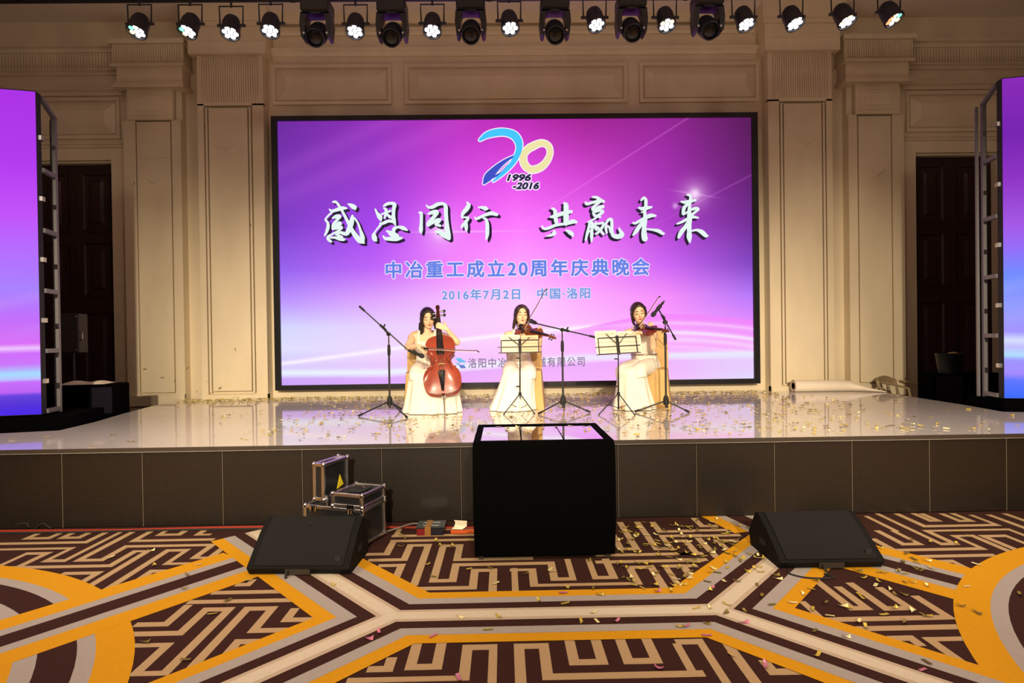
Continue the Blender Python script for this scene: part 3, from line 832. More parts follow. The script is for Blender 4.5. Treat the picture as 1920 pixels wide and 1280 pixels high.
LEFTP = [(168, (172, 52, 230)), (300, (180, 60, 240)), (400, (195, 84, 250)), (470, (182, 110, 255)), (540, (170, 130, 255)), (600, (196, 112, 252)), (645, (218, 112, 246)), (654, (240, 200, 255)), (664, (208, 110, 252)), (684, (205, 120, 250)), (703, (165, 222, 255)), (714, (190, 190, 255)), (718, (202, 110, 250)), (738, (190, 100, 245)), (744, (105, 70, 222)), (760, (88, 54, 214)), (777, (76, 44, 232))]
RIGHTP = [(148, (138, 44, 184)), (250, (120, 38, 178)), (330, (142, 52, 196)), (430, (165, 92, 232)), (470, (150, 110, 250)), (520, (116, 142, 255)), (580, (150, 158, 255)), (625, (165, 150, 255)), (640, (214, 226, 255)), (652, (196, 190, 255)), (667, (178, 224, 255)), (676, (160, 150, 255)), (700, (165, 140, 255)), (712, (100, 120, 255)), (745, (62, 108, 255))]


def side_screen(name_label, s, px, py0, py1, Y, ang, pic):
    a, b = at(px[0], py0, Y), at(px[1], py1, Y)
    H = a.z - b.z
    W = 2.6
    root = thing('side_led_screen', name_label, 'screen', (b.x, Y, 0), math.radians(ang))
    x0, x1 = (-W, 0) if s < 0 else (0, W)
    z0 = b.z
    display('display', x0, x1, z0, z0 + H, -0.002, 60, 200, pic, root)
    cb = MB()
    cb.box(x0, x1, 0.0, 0.10, z0 - 0.005, z0 + H + 0.01)
    cb.build('cabinet', M['black'], root)
    # ladder frame standing behind the screen edge
    fz = MB()
    e = 0.0
    yb = 0.34
    n = 5
    post = MB()
    post.box(e - 0.02 + s * -0.0, e + 0.02, yb, yb + 0.045, z0 - 0.02, z0 + H - 0.12)
    post.build('ladder_post', M['alupaint'], root)
    post = MB()
    post.box(e - 0.055 - (0.0), e - 0.03, yb + 0.06, yb + 0.09, z0 - 0.02, z0 + H - 0.14)
    post.build('ladder_post', M['alupaint'], root)
    for k in range(n + 1):
        zz = z0 + 0.02 + k * (H - 0.16) / n
        rg = MB()
        if k < n:
            rg.box(e - 0.02, e + 0.02, 0.10, yb, zz - 0.022, zz + 0.022)
        else:
            rg.prism([(0.10, zz + 0.10), (0.10, zz + 0.14), (yb + 0.045, zz + 0.02), (yb + 0.045, zz - 0.02)], e - 0.02, e + 0.02, 'x')
        rg.build('ladder_rung', M['alupaint'], root)
        if k < n:
            lk = MB()
            lk.box(e - 0.01, e + 0.03 if s < 0 else e + 0.01, 0.03, 0.09, zz + (H - 0.16) / n * 0.5 - 0.02, zz + (H - 0.16) / n * 0.5 + 0.025)
            if s > 0:
                lk = MB().box(e - 0.03, e + 0.01, 0.03, 0.09, zz + (H - 0.16) / n * 0.5 - 0.02, zz + (H - 0.16) / n * 0.5 + 0.025)
            lk.build('cabinet_lock', M['alu'], root)
    # black draped plinth
    pl = MB()
    px0, px1 = (x0, 0.28) if s < 0 else (-0.02, x1)
    pl.box(px0, px1, -0.03, 0.75, 0.0, z0 - 0.025)
    pl.build('plinth', M['velvet'], root)
    return root


side_screen('purple LED side screen on the left of the stage, partly out of frame', -1, (70, 78), 172, 776, 6.0, 14, side_picture(LEFTP))
side_screen('violet and blue LED side screen on the right of the stage, partly out of frame', 1, (1880, 1883), 148, 746, 6.2, -14, side_picture(RIGHTP))
# ------------------------------------------------------------------ lighting truss and fixtures
TY, TZ = 6.2, 5.12
truss = thing('lighting_truss', 'dark box truss carrying the row of stage lights under the ceiling', 'truss', (XC, TY, TZ))
for dy in (-0.145, 0.145):
    for dz in (0.0, 0.29):
        c_ = MB()
        c_.tube([(-7.2, dy, dz + 0.025), (7.2, dy, dz + 0.025)], 0.025, 10)
        c_.build('chord', M['blackmetal'], truss, True)
for side in range(2):
    br = MB()
    n = 36
    for k in range(n):
        x0, x1 = -7.2 + k * 0.4, -7.0 + k * 0.4
        dy = -0.145 if side else 0.145
        br.tube([(x0, dy, 0.025), (x1, dy, 0.315)], 0.011, 6)
        br.tube([(x1, dy, 0.315), (x1 + 0.2, dy, 0.025)], 0.011, 6)
        if side:
            br.tube([(x0, -0.145, 0.025), (x0 + 0.2, 0.145, 0.025)], 0.011, 6)
            br.tube([(x0 + 0.2, 0.145, 0.025), (x0 + 0.4, -0.145, 0.025)], 0.011, 6)
    br.build('lattice_bracing', M['blackmetal'], truss)

ORD = ['first', 'second', 'third', 'fourth', 'fifth', 'sixth', 'seventh', 'eighth', 'ninth', 'tenth', 'eleventh', 'twelfth', 'thirteenth']
M['led_white'] = emitter('led_white', (1.0, 0.98, 1.0), 5.0)
M['led_warm'] = emitter('led_warm', (1.0, 0.62, 0.28), 3.5)
M['led_green'] = emitter('led_green', (0.25, 1.0, 0.6), 1.6)
M['led_red'] = emitter('led_red', (1.0, 0.3, 0.12), 2.2)
PARS = [(262, 45, -0.05, 'wg'), (357, 45, -0.08, 'wg'), (434, 48, 0.02, 'w'), (508, 44, 0.03, 'w'), (667, 45, 0.0, 'w'), (811, 44, 0.0, 'w'), (955, 39, 0.05, 'w'), (1115, 33, 0.08, 'w'), (1247, 33, 0.05, 'wo'), (1394, 32, 0.08, 'w'), (1484, 31, 0.12, 'w'), (1580, 27, 0.14, 'wo'), (1667, 23, 0.16, 'o')]
GLOW = {'wg': 'white with green and orange specks', 'w': 'white', 'wo': 'white with a warm rim', 'o': 'orange and white'}
for i, (px, py, ax, kind) in enumerate(PARS):
    c = at(px, py, TY)
    root = thing('par_light', 'LED par light glowing %s, %s from left on the truss' % (GLOW[kind], ORD[i]), 'stage light', c, 0, 'LED par lights on the truss')
    aim = Vector((ax * 1.6, -0.36, -0.93)).normalized()
    MM = aim.to_track_quat('Z', 'Y').to_matrix().to_4x4() @ Matrix.Scale(0.88, 4)
    h = MB().lathe([(0.01, -0.13), (0.05, -0.125), (0.085, -0.09), (0.102, -0.03), (0.106, 0.10), (0.112, 0.105), (0.112, 0.135), (0.10, 0.135), (0.097, 0.115), (0.01, 0.115)], 22, MM)
    h.build('housing', M['blackmetal'], root, True)
    spots = [(0, 0)] + [(0.062 * math.cos(a), 0.062 * math.sin(a)) for a in [k * math.pi / 3 + i * 0.37 for k in range(6)]]
    groups = {}
    for k, (a, b) in enumerate(spots):
        m = 'led_white'
        wp = MM.to_3x3() @ Vector((a, b, 0))
        if kind == 'wg' and wp.x < -0.035:
            m = ['led_green', 'led_warm', 'led_red'][k % 3]
        if kind == 'wo' and k % 4 == 1:
            m = 'led_warm'
        if kind == 'o':
            m = ['led_warm', 'led_red', 'led_white', 'led_warm', 'led_green'][k % 5]
        groups.setdefault(m, MB()).ball((a, b, 0.118), (0.0285, 0.0285, 0.012), MM, 12, 5)
    for m, mb in groups.items():
        mb.build('led_cluster', M[m], root, True)
    yk = MB()
    zt = min(0.20, TZ - 0.03 - c.z)
    yk.tube([(-0.118, 0, 0), (-0.124, 0, zt), (0.124, 0, zt), (0.118, 0, 0)], 0.009, 6)
    for s in (-1, 1):
        yk.tube([(s * 0.085, 0, 0), (s * 0.145, 0, 0)], 0.016, 8)
    yk.build('yoke', M['blackmetal'], root)
    cl = MB()
    cl.tube([(0, 0, zt - 0.01), (0, 0, TZ - c.z + 0.02)], 0.012, 8)
    cl.tube([(0, -0.02, TZ - c.z + 0.02), (0, -0.145, TZ - c.z + 0.02)], 0.014, 8)
    cl.box(-0.02, 0.02, -0.18, -0.11, TZ - c.z - 0.02, TZ - c.z + 0.06)
    cl.build('clamp', M['blackmetal'], root)
    tcol = (1.0, 0.93, 0.88) if kind != 'o' else (1.0, 0.7, 0.45)
    s_ = spot('par_beam', c + aim * 0.16, c + aim * 2, PAR_W, tcol, 55, 0.8, 0.09)
    s_.parent = root
    s_.matrix_parent_inverse = Matrix.Translation(-c)

MHS = [(595, 47), (736, 47), (883, 42), (1040, 42), (1183, 38), (1326, 34)]
for i, (px, py) in enumerate(MHS):
    c = at(px, py, TY)
    root = thing('moving_head_light', 'unlit black moving head light, %s from the left on the truss' % ORD[i], 'stage light', c, 0, 'moving head lights on the truss')
    b = MB().cbox(-0.15, 0.15, -0.10, 0.12, 0.11, 0.235, 0.015)
    b.build('base', M['blackmetal'], root)
    ya = MB()
    for s in (-1, 1):
        ya.prism([(s * 0.155, 0.10), (s * 0.165, -0.02), (s * 0.150, -0.15), (s * 0.125, -0.17), (s * 0.108, -0.13), (s * 0.108, 0.02), (s * 0.09, 0.075), (s * 0.04, 0.10)], -0.07, 0.07, 'y')
    ya.box(-0.14, 0.14, -0.07, 0.07, 0.085, 0.112)
    ya.build('yoke', M['blackmetal'], root)
    aim = Vector((0, -0.75, -0.66)).normalized()
    MM = Matrix.Translation((0, 0, -0.10)) @ aim.to_track_quat('Z', 'Y').to_matrix().to_4x4()
    hd = MB().lathe([(0.01, -0.15), (0.07, -0.145), (0.10, -0.10), (0.105, 0.0), (0.098, 0.10), (0.095, 0.13), (0.082, 0.135), (0.078, 0.10), (0.01, 0.10)], 24, MM)
    hd.build('head', M['blackmetal'], root, True)
    ln = MB().lathe([(0.078, 0.098), (0.075, 0.112), (0.05, 0.124), (0.01, 0.13)], 24, MM)
    ln.build('lens', M['blackgloss'], root, True)
    for s in (-1, 1):
        pv = MB().tube([(s * 0.10, 0, -0.10), (s * 0.125, -0.02, -0.10)], 0.02, 10)
        pv.tube([(s * 0.118, -0.072, -0.12), (s * 0.118, -0.078, -0.12)], 0.012, 10)
        pv.build('pivot_bolt', M['alu'], root, True)
    cl = MB()
    for s in (-1, 1):
        cl.tube([(s * 0.06, 0, 0.23), (s * 0.06, -0.1, TZ - c.z + 0.02)], 0.014, 8)
    cl.build('clamp', M['alu'], root)


def cable(name, pts, r, material, label, group=None, sub=6):
    o = MB().tube([Vector(p) for p in catmull(pts, sub)], r, 6).build(name, material, None, True)
    return tag(o, label, 'cable', group)


ORD19 = ORD + ['fourteenth', 'fifteenth', 'sixteenth', 'seventeenth', 'eighteenth', 'nineteenth']
xs_ = [p[0] for p in PARS] + [m[0] for m in MHS]
names_ = sorted(xs_)
for k in range(len(names_) - 1):
    a, b = names_[k], names_[k + 1]
    pa, pb = at(a + 14, 3 if a < 1000 else 0, TY - 0.1), at(b - 14, 3 if b < 1000 else 0, TY - 0.1)
    pa.z = pb.z = TZ - 0.0
    mid = (pa + pb) / 2
    sag = [0.05, 0.11, 0.075, 0.14, 0.06][k % 5]
    cable('power_cable', [pa, pa.lerp(mid, 0.5) + Vector((0, 0, -sag * 0.8)), mid + Vector((0, 0, -sag)), mid.lerp(pb, 0.5) + Vector((0, 0, -sag * 0.7)), pb], 0.008, M['black'], 'thin black cable sagging under the truss between its %s and %s fixtures from left' % (ORD19[k], ORD19[k + 1]), 'cables looped along the truss', 4)

# ------------------------------------------------------------------ banquet chairs
M['cover'] = mat('gold_satin_cover', lin((202, 164, 98)), 0.6, var=0.06, scale=5, bump=0.08, bscale=14)


def chair(x, y, rz, label):
    r = thing('banquet_chair', label, 'chair', (x, y, STAGE_Z), math.radians(rz), 'covered chairs on the stage')
    bk = MB()
    rings = []
    for z, w, yy, t in ((0.0, 0.245, 0.27, 0.02), (0.25, 0.232, 0.25, 0.02), (0.45, 0.225, 0.235, 0.022), (0.70, 0.222, 0.25, 0.022), (0.86, 0.210, 0.262, 0.021), (0.93, 0.175, 0.266, 0.018), (0.955, 0.10, 0.268, 0.012)):
        rings.append([(-w, yy - t, z), (-w * 0.5, yy - t - 0.01, z), (w * 0.5, yy - t - 0.01, z), (w, yy - t, z), (w, yy + t, z), (w * 0.5, yy + t + 0.01, z), (-w * 0.5, yy + t + 0.01, z), (-w, yy + t, z)])
    bk.loft(rings)
    bk.build('back_cover', M['cover'], r, True)
    st = MB()
    rings = []
    n = 40
    for z, g in ((0.46, -0.03), (0.45, 0.0), (0.40, 0.004), (0.2, 0.018), (0.0, 0.035)):
        ring_ = []
        for k in range(n):
            a = 2 * math.pi * k / n
            cx, cy = math.cos(a), math.sin(a)
            q = 1 / max(abs(cx), abs(cy)) ** 0.82
            f = 1 + (0.018 * math.sin(a * 12) * (0.45 - z) / 0.45 if z < 0.41 else 0)
            ring_.append(((0.225 + g) * cx * q * f, (0.22 + g) * cy * q * f, z))
        rings.append(ring_)
    st.loft(rings[::-1])
    st.build('seat_cover', M['cover'], r, True)
    return r


# ------------------------------------------------------------------ bowed instruments
OUTLINE = [(0.0, 0.0), (0.004, 0.05), (0.02, 0.085), (0.06, 0.103), (0.10, 0.104), (0.135, 0.092), (0.150, 0.078), (0.157, 0.083), (0.165, 0.066), (0.19, 0.056), (0.215, 0.056), (0.235, 0.065), (0.243, 0.079), (0.252, 0.075), (0.275, 0.083), (0.305, 0.082), (0.335, 0.066), (0.350, 0.035), (0.356, 0.0)]


def bowed(name, label, cat, MW, S, wood, dark, depth, neck_len, endpin=0.0):
    """violin-family instrument; local x runs from tail to scroll, local z out of the top plate"""
    root = thing(name, label, cat, MW.translation)
    MW = Matrix.Translation(-MW.translation) @ MW
    S4 = MW @ Matrix.Scale(S, 4)
    half = [OUTLINE[0]] + [tuple(p) for a, b in ((0, 7), (7, 13), (13, 18)) for p in catmull(OUTLINE[a:b + 1], 4)[1:]]
    half[-1] = OUTLINE[-1]
    loop = [(x, w) for x, w in half] + [(x, -w) for x, w in half[-2:0:-1]]
    n = len(loop)
    d = depth / S
    body = MB()
    ctr = 0.178

    def ringz(k, z):
        return [(ctr + (x - ctr) * k, w * k, z) for x, w in loop]
    body.loft([ringz(0.12, -d - 0.012), ringz(0.6, -d - 0.009), ringz(0.9, -d - 0.002), ringz(1.0, -d), ringz(1.0, -d + 0.004), ringz(0.965, -d + 0.004), ringz(0.965, -0.004), ringz(1.0, -0.004), ringz(1.0, 0.0), ringz(0.9, 0.003), ringz(0.6, 0.011), ringz(0.12, 0.014)], M=S4)
    body.build('body', wood, root, True)
    for s in (-1, 1):
        fh = MB()
        fh.tube([(0.135, s * 0.058, 0.0092), (0.150, s * 0.050, 0.011), (0.172, s * 0.046, 0.0115), (0.192, s * 0.036, 0.0125), (0.205, s * 0.030, 0.0135)], [0.0035, 0.0022, 0.0028, 0.0022, 0.0035], 6, S4, 0.6)
        fh.build('sound_hole', M['black'], root)
        sh = MB().box(0.185, 0.218, s * 0.0545 - 0.002, s * 0.0575 + 0.002, -d * 0.95, -0.002, S4)
        sh.build('waist_rib', dark, root)
    nk = MB()
    x1 = 0.356 + neck_len
    nk.tube([(0.34, 0, -0.012), (0.37, 0, -0.004), (x1 - 0.01, 0, 0.0), (x1, 0, -0.002)], [0.018, 0.014, 0.012, 0.012], 8, S4)
    nk.build('neck', wood, root, True)
    fb = MB()
    fb.loft([[(x, -w, z - 0.002), (x, -w * 0.6, z + 0.003), (x, 0, z + 0.004), (x, w * 0.6, z + 0.003), (x, w, z - 0.002), (x, w * 0.8, z - 0.006), (x, -w * 0.8, z - 0.006)] for x, w, z in ((0.225, 0.021, 0.026), (x1 + 0.002, 0.012, 0.012))], M=S4)
    fb.build('fingerboard', M['blackgloss'], root, True)
    bg = MB().prism([(-0.021, 0.012), (-0.019, 0.034), (-0.008, 0.041), (0.008, 0.041), (0.019, 0.034), (0.021, 0.012), (0.012, 0.018), (0.004, 0.024), (-0.004, 0.024), (-0.012, 0.018)], 0.158, 0.162, 'x', S4)
    bg.build('bridge', mat('bridge_maple', lin((222, 180, 120)), 0.5), root)
    tp = MB()
    tp.loft([[(x, -w, z), (x, 0, z + 0.006), (x, w, z), (x, 0, z - 0.004)] for x, w, z in ((0.012, 0.007, 0.016), (0.05, 0.011, 0.024), (0.118, 0.020, 0.031), (0.124, 0.016, 0.031))], M=S4)
    tp.build('tailpiece', M['blackgloss'], root, True)
    for k in range(4):
        q = (k - 1.5)
        sg = MB().tube([(0.122, q * 0.008, 0.033), (0.160, q * 0.0085, 0.0415), (x1, q * 0.0048, 0.0165)], 0.0008, 5, S4)
        sg.build('string', M['chrome'], root)
    pb = MB()
    pb.loft([[(x, -w, z0), (x, w, z0), (x, w, z1), (x, -w, z1)] for x, w, z0, z1 in ((x1 - 0.002, 0.012, -0.012, 0.012), (x1 + 0.05, 0.009, -0.022, 0.002), (x1 + 0.075, 0.008, -0.026, -0.004))], M=S4)
    for s in (-1, 1):
        pb.lathe([(0.004, 0.0), (0.016, 0.0), (0.013, 0.004), (0.006, 0.008), (0.002, 0.008)], 14, S4 @ Matrix.Translation((x1 + 0.082, s * 0.004, -0.012)) @ rot('X', -90 * s))
    pb.ball((x1 + 0.082, 0, -0.012), (0.015, 0.008, 0.015), S4, 12, 8)
    pb.build('scroll', wood if S < 1.5 else dark, root, True)
    for k in range(4):
        s = -1 if k % 2 else 1
        px_ = x1 + 0.012 + k * 0.0145
        pg = MB().tube([(px_, -s * 0.008, -0.006 - k * 0.003), (px_, s * 0.030, -0.006 - k * 0.003)], [0.0035, 0.0055], 8, S4)
        pg.ball((px_, s * 0.036, -0.006 - k * 0.003), (0.011, 0.009, 0.006), S4, 10, 6)
        pg.build('peg', M['blackgloss'], root, True)
    if S < 1.5:
        cr = MB().ball((0.03, 0.045, 0.022), (0.034, 0.030, 0.010), S4, 14, 8)
        cr.build('chin_rest', M['blackgloss'], root, True)
    if endpin:
        ep = MB().tube([(0.0, 0, -d / 2), (-endpin / S, 0, -d / 2)], 0.0035, 8, S4)
        ep.tube([(0.006, 0, -d / 2), (-0.012, 0, -d / 2)], 0.012, 10, S4)
        ep.build('endpin', M['chrome'], root)
    return root


def bow(label, tail, tip, updir, thick=1.0):
    tail, tip = Vector(tail), Vector(tip)
    L = (tip - tail).length
    MW = frame_from((0, 0, 0), tip - tail, updir)
    root = thing('bow', label, 'bow', tail)
    st = MB().tube([(0, 0, 0.018), (L * 0.3, 0, 0.012), (L * 0.6, 0, 0.008), (L * 0.97, 0, 0.016), (L, 0, 0.004)], [0.005 * thick, 0.0045 * thick, 0.004 * thick, 0.0035 * thick, 0.003 * thick], 8, MW)
    st.build('stick', mat('pernambuco', lin((96, 40, 24)), 0.35), root, True)
    hr = MB().box(0.05, L - 0.005, -0.005 * thick, 0.005 * thick, -0.0025, 0.0, MW)
    hr.build('hair_ribbon', mat('bow_hair', lin((240, 232, 212)), 0.5), root)
    fg = MB().cbox(0.03, 0.085, -0.006 * thick, 0.006 * thick, -0.004, 0.018, 0.002, MW)
    fg.build('frog', M['blackgloss'], root)
    tp = MB().prism([(L - 0.025, 0.012), (L, 0.012), (L + 0.004, -0.004), (L - 0.006, -0.004)], -0.005 * thick, 0.005 * thick, 'y', MW)
    tp.build('tip', M['black'], root)
    return root


# ------------------------------------------------------------------ musicians
M['skin'] = mat('skin', lin((246, 208, 170)), 0.5, var=0.03, scale=12, spec=0.35)
M['skin'].node_tree.nodes['Principled BSDF'].inputs['Subsurface Weight'].default_value = 0.08
M['hair1'] = mat('black_hair', (0.018, 0.010, 0.008), 0.35, var=0.4, scale=30, stretch=(8, 8, 0.6), bump=0.15, bscale=60)
M['hair2'] = mat('dark_brown_hair', (0.032, 0.014, 0.010), 0.4, var=0.4, scale=30, stretch=(8, 8, 0.6), bump=0.15, bscale=60)
M['gown'] = mat('white_chiffon', lin((250, 244, 230)), 0.75, var=0.02, scale=8, bump=0.12, bscale=18, spec=0.2)
M['lips'] = mat('lip_colour', lin((196, 96, 90)), 0.45)
M['brow'] = mat('brow_colour', lin((70, 44, 36)), 0.8)
M['belt'] = mat('beaded_belt', lin((190, 180, 170)), 0.25, metal=0.8, var=0.3, scale=60)


def hand(mb, wrist, fdir, palm_n, side, curl=0.5, spread=1.0, sz=1.0):
    """palm and five fingers; fdir: where the fingers point, palm_n: out of the palm, side=+1 thumb towards palm_n x fdir"""
    f = Vector(fdir).normalized()
    n = Vector(palm_n)
    n = (n - f * n.dot(f)).normalized()
    t = n.cross(f) * side
    w = Vector(wrist)
    kn = w + f * 0.082 * sz
    mb.loft([[w + f * (a * sz) + t * (b * hw * sz) + n * (c * th * sz) for b, c in ((-1, 0), (-0.7, 0.8), (0, 1), (0.7, 0.8), (1, 0), (0.7, -0.8), (0, -1), (-0.7, -0.8))] for a, hw, th in ((-0.02, 0.024, 0.018), (0.01, 0.028, 0.016), (0.05, 0.036, 0.014), (0.085, 0.037, 0.011))])
    for k, (off, ln) in enumerate(((-0.027, 0.058), (-0.009, 0.072), (0.009, 0.078), (0.027, 0.070))):
        p = kn + t * off * sz
        d = (f + t * off * 3.0 * spread).normalized()
        pts, ang, seg = [p - d * 0.015 * sz], 0.0, (0.45, 0.31, 0.24)
        cur = p
        pts.append(cur)
        for q in seg:
            ang += curl * 0.75
            dd = d * math.cos(ang) + n * math.sin(ang)
            cur = cur + dd * ln * q * sz
            pts.append(cur)
        mb.tube(pts, [0.0095 * sz, 0.0095 * sz, 0.0088 * sz, 0.008 * sz, 0.0068 * sz], 8)
    th0 = w + f * 0.022 * sz + t * 0.024 * sz
    td = (f * 0.65 + t * 0.75).normalized()
    p1 = th0 + td * 0.034 * sz + n * 0.006
    p2 = p1 + (td * 0.7 + f * 0.3 + n * curl * 0.6).normalized() * 0.026 * sz
    p3 = p2 + (f * 0.6 + td * 0.2 + n * curl * 0.9).normalized() * 0.022 * sz
    mb.tube([th0 - td * 0.01, p1, p2, p3], [0.013 * sz, 0.0115 * sz, 0.010 * sz, 0.008 * sz], 8)


def limb(mb, pts, radii, n=12):
    P = catmull([(*p, r) for p, r in zip(pts, radii)], 6)
    mb.tube([p[:3] for p in P], [p[3] for p in P], n)


def ell_ring(c, rx, ry, n=28, folds=0, amp=0.0, ph=0.0, twist=0.0):
    out = []
    for k in range(n):
        a = 2 * math.pi * k / n
        f = 1 + amp * math.sin(a * folds + ph) + amp * 0.5 * math.sin(a * (folds * 2 - 3) + ph * 2.3)
        out.append((c[0] + rx * math.cos(a + twist) * f, c[1] + ry * math.sin(a + twist) * f, c[2]))
    return out


def person(label, P):
    """P holds joint positions in metres (world)"""
    pel = Vector(P['pelvis'])
    root = thing('person', label, 'person', (pel.x, pel.y, STAGE_Z), 0, 'musicians on the stage')
    inv = Matrix.Translation(-Vector((pel.x, pel.y, STAGE_Z)))
    body = MB()
    chest, neck, head = Vector(P['chest']), Vector(P['neck']), Vector(P['head'])
    mid = pel.lerp(chest, 0.5)
    # torso
    tw = math.radians(P.get('turn', 0))
    rings = []
    for c, rx, ry in ((pel + Vector((0, 0, -0.08)), 0.13, 0.10), (pel, 0.155, 0.115), (pel.lerp(mid, 0.6), 0.135, 0.10), (mid, 0.122, 0.092), (mid.lerp(chest, 0.5), 0.135, 0.102), (chest, 0.150, 0.108), (chest.lerp(neck, 0.45), 0.155, 0.095), (chest.lerp(neck, 0.78), 0.125, 0.072), (neck, 0.06, 0.052)):
        rings.append(ell_ring(c, rx, ry, 24, twist=0) if not tw else [tuple(Matrix.Translation(c) @ Matrix.Rotation(tw, 4, 'Z') @ Matrix.Translation(-c) @ Vector(p)) for p in ell_ring(c, rx, ry, 24)])
    body.loft(rings)
    hm = Matrix.Translation(head) @ Matrix.Rotation(math.radians(P.get('yaw', 0)), 4, 'Z') @ Matrix.Rotation(math.radians(P.get('tilt', 0)), 4, 'Y') @ Matrix.Rotation(math.radians(P.get('nod', 0)), 4, 'X')

    def hp(x, y, z):
        return hm @ Vector((x, y, z))
    limb(body, [neck - Vector((0, 0, 0.04)), neck, hp(0, 0.02, -0.07), hp(0, 0.02, -0.03)], [0.056, 0.046, 0.043, 0.04])
    # head: cranium narrowing to jaw and chin (face towards local -y)
    rings = []
    for z, rx, yf, yb in ((-0.112, 0.016, -0.070, -0.040), (-0.104, 0.034, -0.082, -0.012), (-0.085, 0.051, -0.086, 0.03), (-0.055, 0.063, -0.088, 0.06), (-0.02, 0.0705, -0.088, 0.082), (0.02, 0.074, -0.086, 0.092), (0.055, 0.073, -0.082, 0.092), (0.085, 0.064, -0.068, 0.082), (0.107, 0.045, -0.045, 0.06), (0.118, 0.016, -0.012, 0.03)):
        cy, ry = (yf + yb) / 2, (yb - yf) / 2
        rings.append([hp(rx * math.cos(a), cy + ry * math.sin(a), z) for a in [2 * math.pi * k / 24 for k in range(24)]])
    body.loft(rings)
    # nose, cheeks, brow, ears
    body.tube([hp(0, -0.080, 0.022), hp(0, -0.096, -0.004), hp(0, -0.107, -0.026), hp(0, -0.090, -0.036)], [0.006, 0.0085, 0.0125, 0.008], 8)
    for s in (-1, 1):
        body.ball((0, 0, 0), (0.024, 0.014, 0.022), hm @ Matrix.Translation((s * 0.036, -0.070, -0.028)), 10, 8)
        body.ball((0, 0, 0), (0.016, 0.010, 0.010), hm @ Matrix.Translation((s * 0.031, -0.078, 0.008)), 10, 8)
        body.ball((0, 0, 0), (0.010, 0.018, 0.028), hm @ Matrix.Translation((s * 0.074, 0.008, -0.008)), 10, 8)
    body.ball((0, 0, 0), (0.022, 0.012, 0.012), hm @ Matrix.Translation((0, -0.078, -0.062)), 10, 8)
    for s in ('R', 'L'):
        sh, el, wr = Vector(P['sh' + s]), Vector(P['el' + s]), Vector(P['wr' + s])
        limb(body, [chest.lerp(neck, 0.55), sh, sh.lerp(el, 0.4), el, el.lerp(wr, 0.35), wr], [0.055, 0.05, 0.043, 0.037, 0.036, 0.024])
        hand(body, wr, *P['hand' + s])
        hip = pel + Vector((-0.08 if s == 'R' else 0.08, -0.02, -0.05))
        kn, an = Vector(P['kn' + s]), Vector(P['an' + s])
        limb(body, [hip, hip.lerp(kn, 0.5), kn, kn.lerp(an, 0.3), an], [0.08, 0.072, 0.052, 0.05, 0.032])
        body.tube([an, an + Vector((0, -0.06, -0.035)), an + Vector((0, -0.13, -0.045))], [0.032, 0.030, 0.018], 8)
    body.v = [inv @ p for p in body.v]
    bo = fuse('body', body, 0.0062, 3, M['skin'], root)
    # gown: bodice, lap, skirt to the floor
    g = MB()
    rings = []
    for t, rx, ry in ((-0.12, 0.165, 0.125), (0.0, 0.168, 0.127), (0.3, 0.147, 0.112), (0.5, 0.134, 0.104), (0.75, 0.146, 0.114), (1.0, 0.160, 0.120), (1.12, 0.160, 0.114)):
        c = pel + (chest - pel) * t
        rings.append([tuple(Matrix.Translation(c) @ Matrix.Rotation(tw, 4, 'Z') @ Vector(p)) for p in ell_ring((0, 0, 0), rx, ry, 28)])
    g.loft(rings)
    for s in ('R', 'L'):
        sh = Vector(P['sh' + s])
        q = sh.lerp(neck, 0.42) + Vector((0, 0, 0.035))
        a = chest + (sh - chest) * 0.55 + Vector((0, -0.080, -0.06))
        b = chest + (sh - chest) * 0.55 + Vector((0, 0.085, -0.06))
        g.tube([Vector(p) for p in catmull([a, a.lerp(q, 0.6) + Vector((0, -0.03, 0.01)), q, b.lerp(q, 0.6) + Vector((0, 0.03, 0.01)), b], 4)], 0.021, 8, flat=1.4)
    knR, knL = Vector(P['knR']), Vector(P['knL'])
    for kn, sx in ((knR, -0.08), (knL, 0.08)):
        hip = pel + Vector((sx, -0.02, -0.04))
        limb(g, [hip, hip.lerp(kn, 0.5) + Vector((0, 0, 0.01)), kn + Vector((0, -0.005, 0.0)), kn + Vector((0, -0.035, -0.08))], [0.105, 0.10, 0.088, 0.078])
    limb(g, [pel + Vector((0, 0, -0.06)), (knR + knL) / 2 + Vector((0, 0.1, -0.03))], [0.10, 0.08])
    kc = (knR + knL) / 2
    hw = abs(knL.x - knR.x) / 2 + 0.075
    hem = Vector(P['hem'])
    rings = []
    for t in np.linspace(0, 1, 14):
        z = kc.z + 0.05 + (STAGE_Z + 0.004 - kc.z - 0.05) * t
        c = (kc.x + (hem.x - kc.x) * t, kc.y - 0.01 + (hem.y - kc.y + 0.01) * t, z)
        e = t ** 1.5
        dome = min(1.0, 0.45 + t * 5.5)
        rings.append(ell_ring(c, (hw + (P['hemw'] - hw) * e) * dome, (0.135 + (P.get('hemd', 0.2) - 0.135) * e) * dome, 120, P.get('folds', 9), 0.006 + 0.06 * t, P.get('ph', 0.4)))
    g.loft(rings)
    g.v = [inv @ p for p in g.v]
    go = fuse('gown', g, 0.0085, 2, M['gown'], root)
    if P.get('belt'):
        c = pel + (chest - pel) * 0.36
        bt = MB()
        ring_ = [tuple(inv @ (Matrix.Translation(c) @ Matrix.Rotation(tw, 4, 'Z') @ Vector(p))) for p in ell_ring((0, 0, 0), 0.155, 0.122, 60)]
        bt.tube(ring_ + ring_[:2], 0.009, 6)
        for k in range(0, 60, 4):
            bt.ball(ring_[k], 0.011, None, 6, 4)
        bt.build('belt', M['belt'], go)
    # hair
    h = MB()
    rings = []
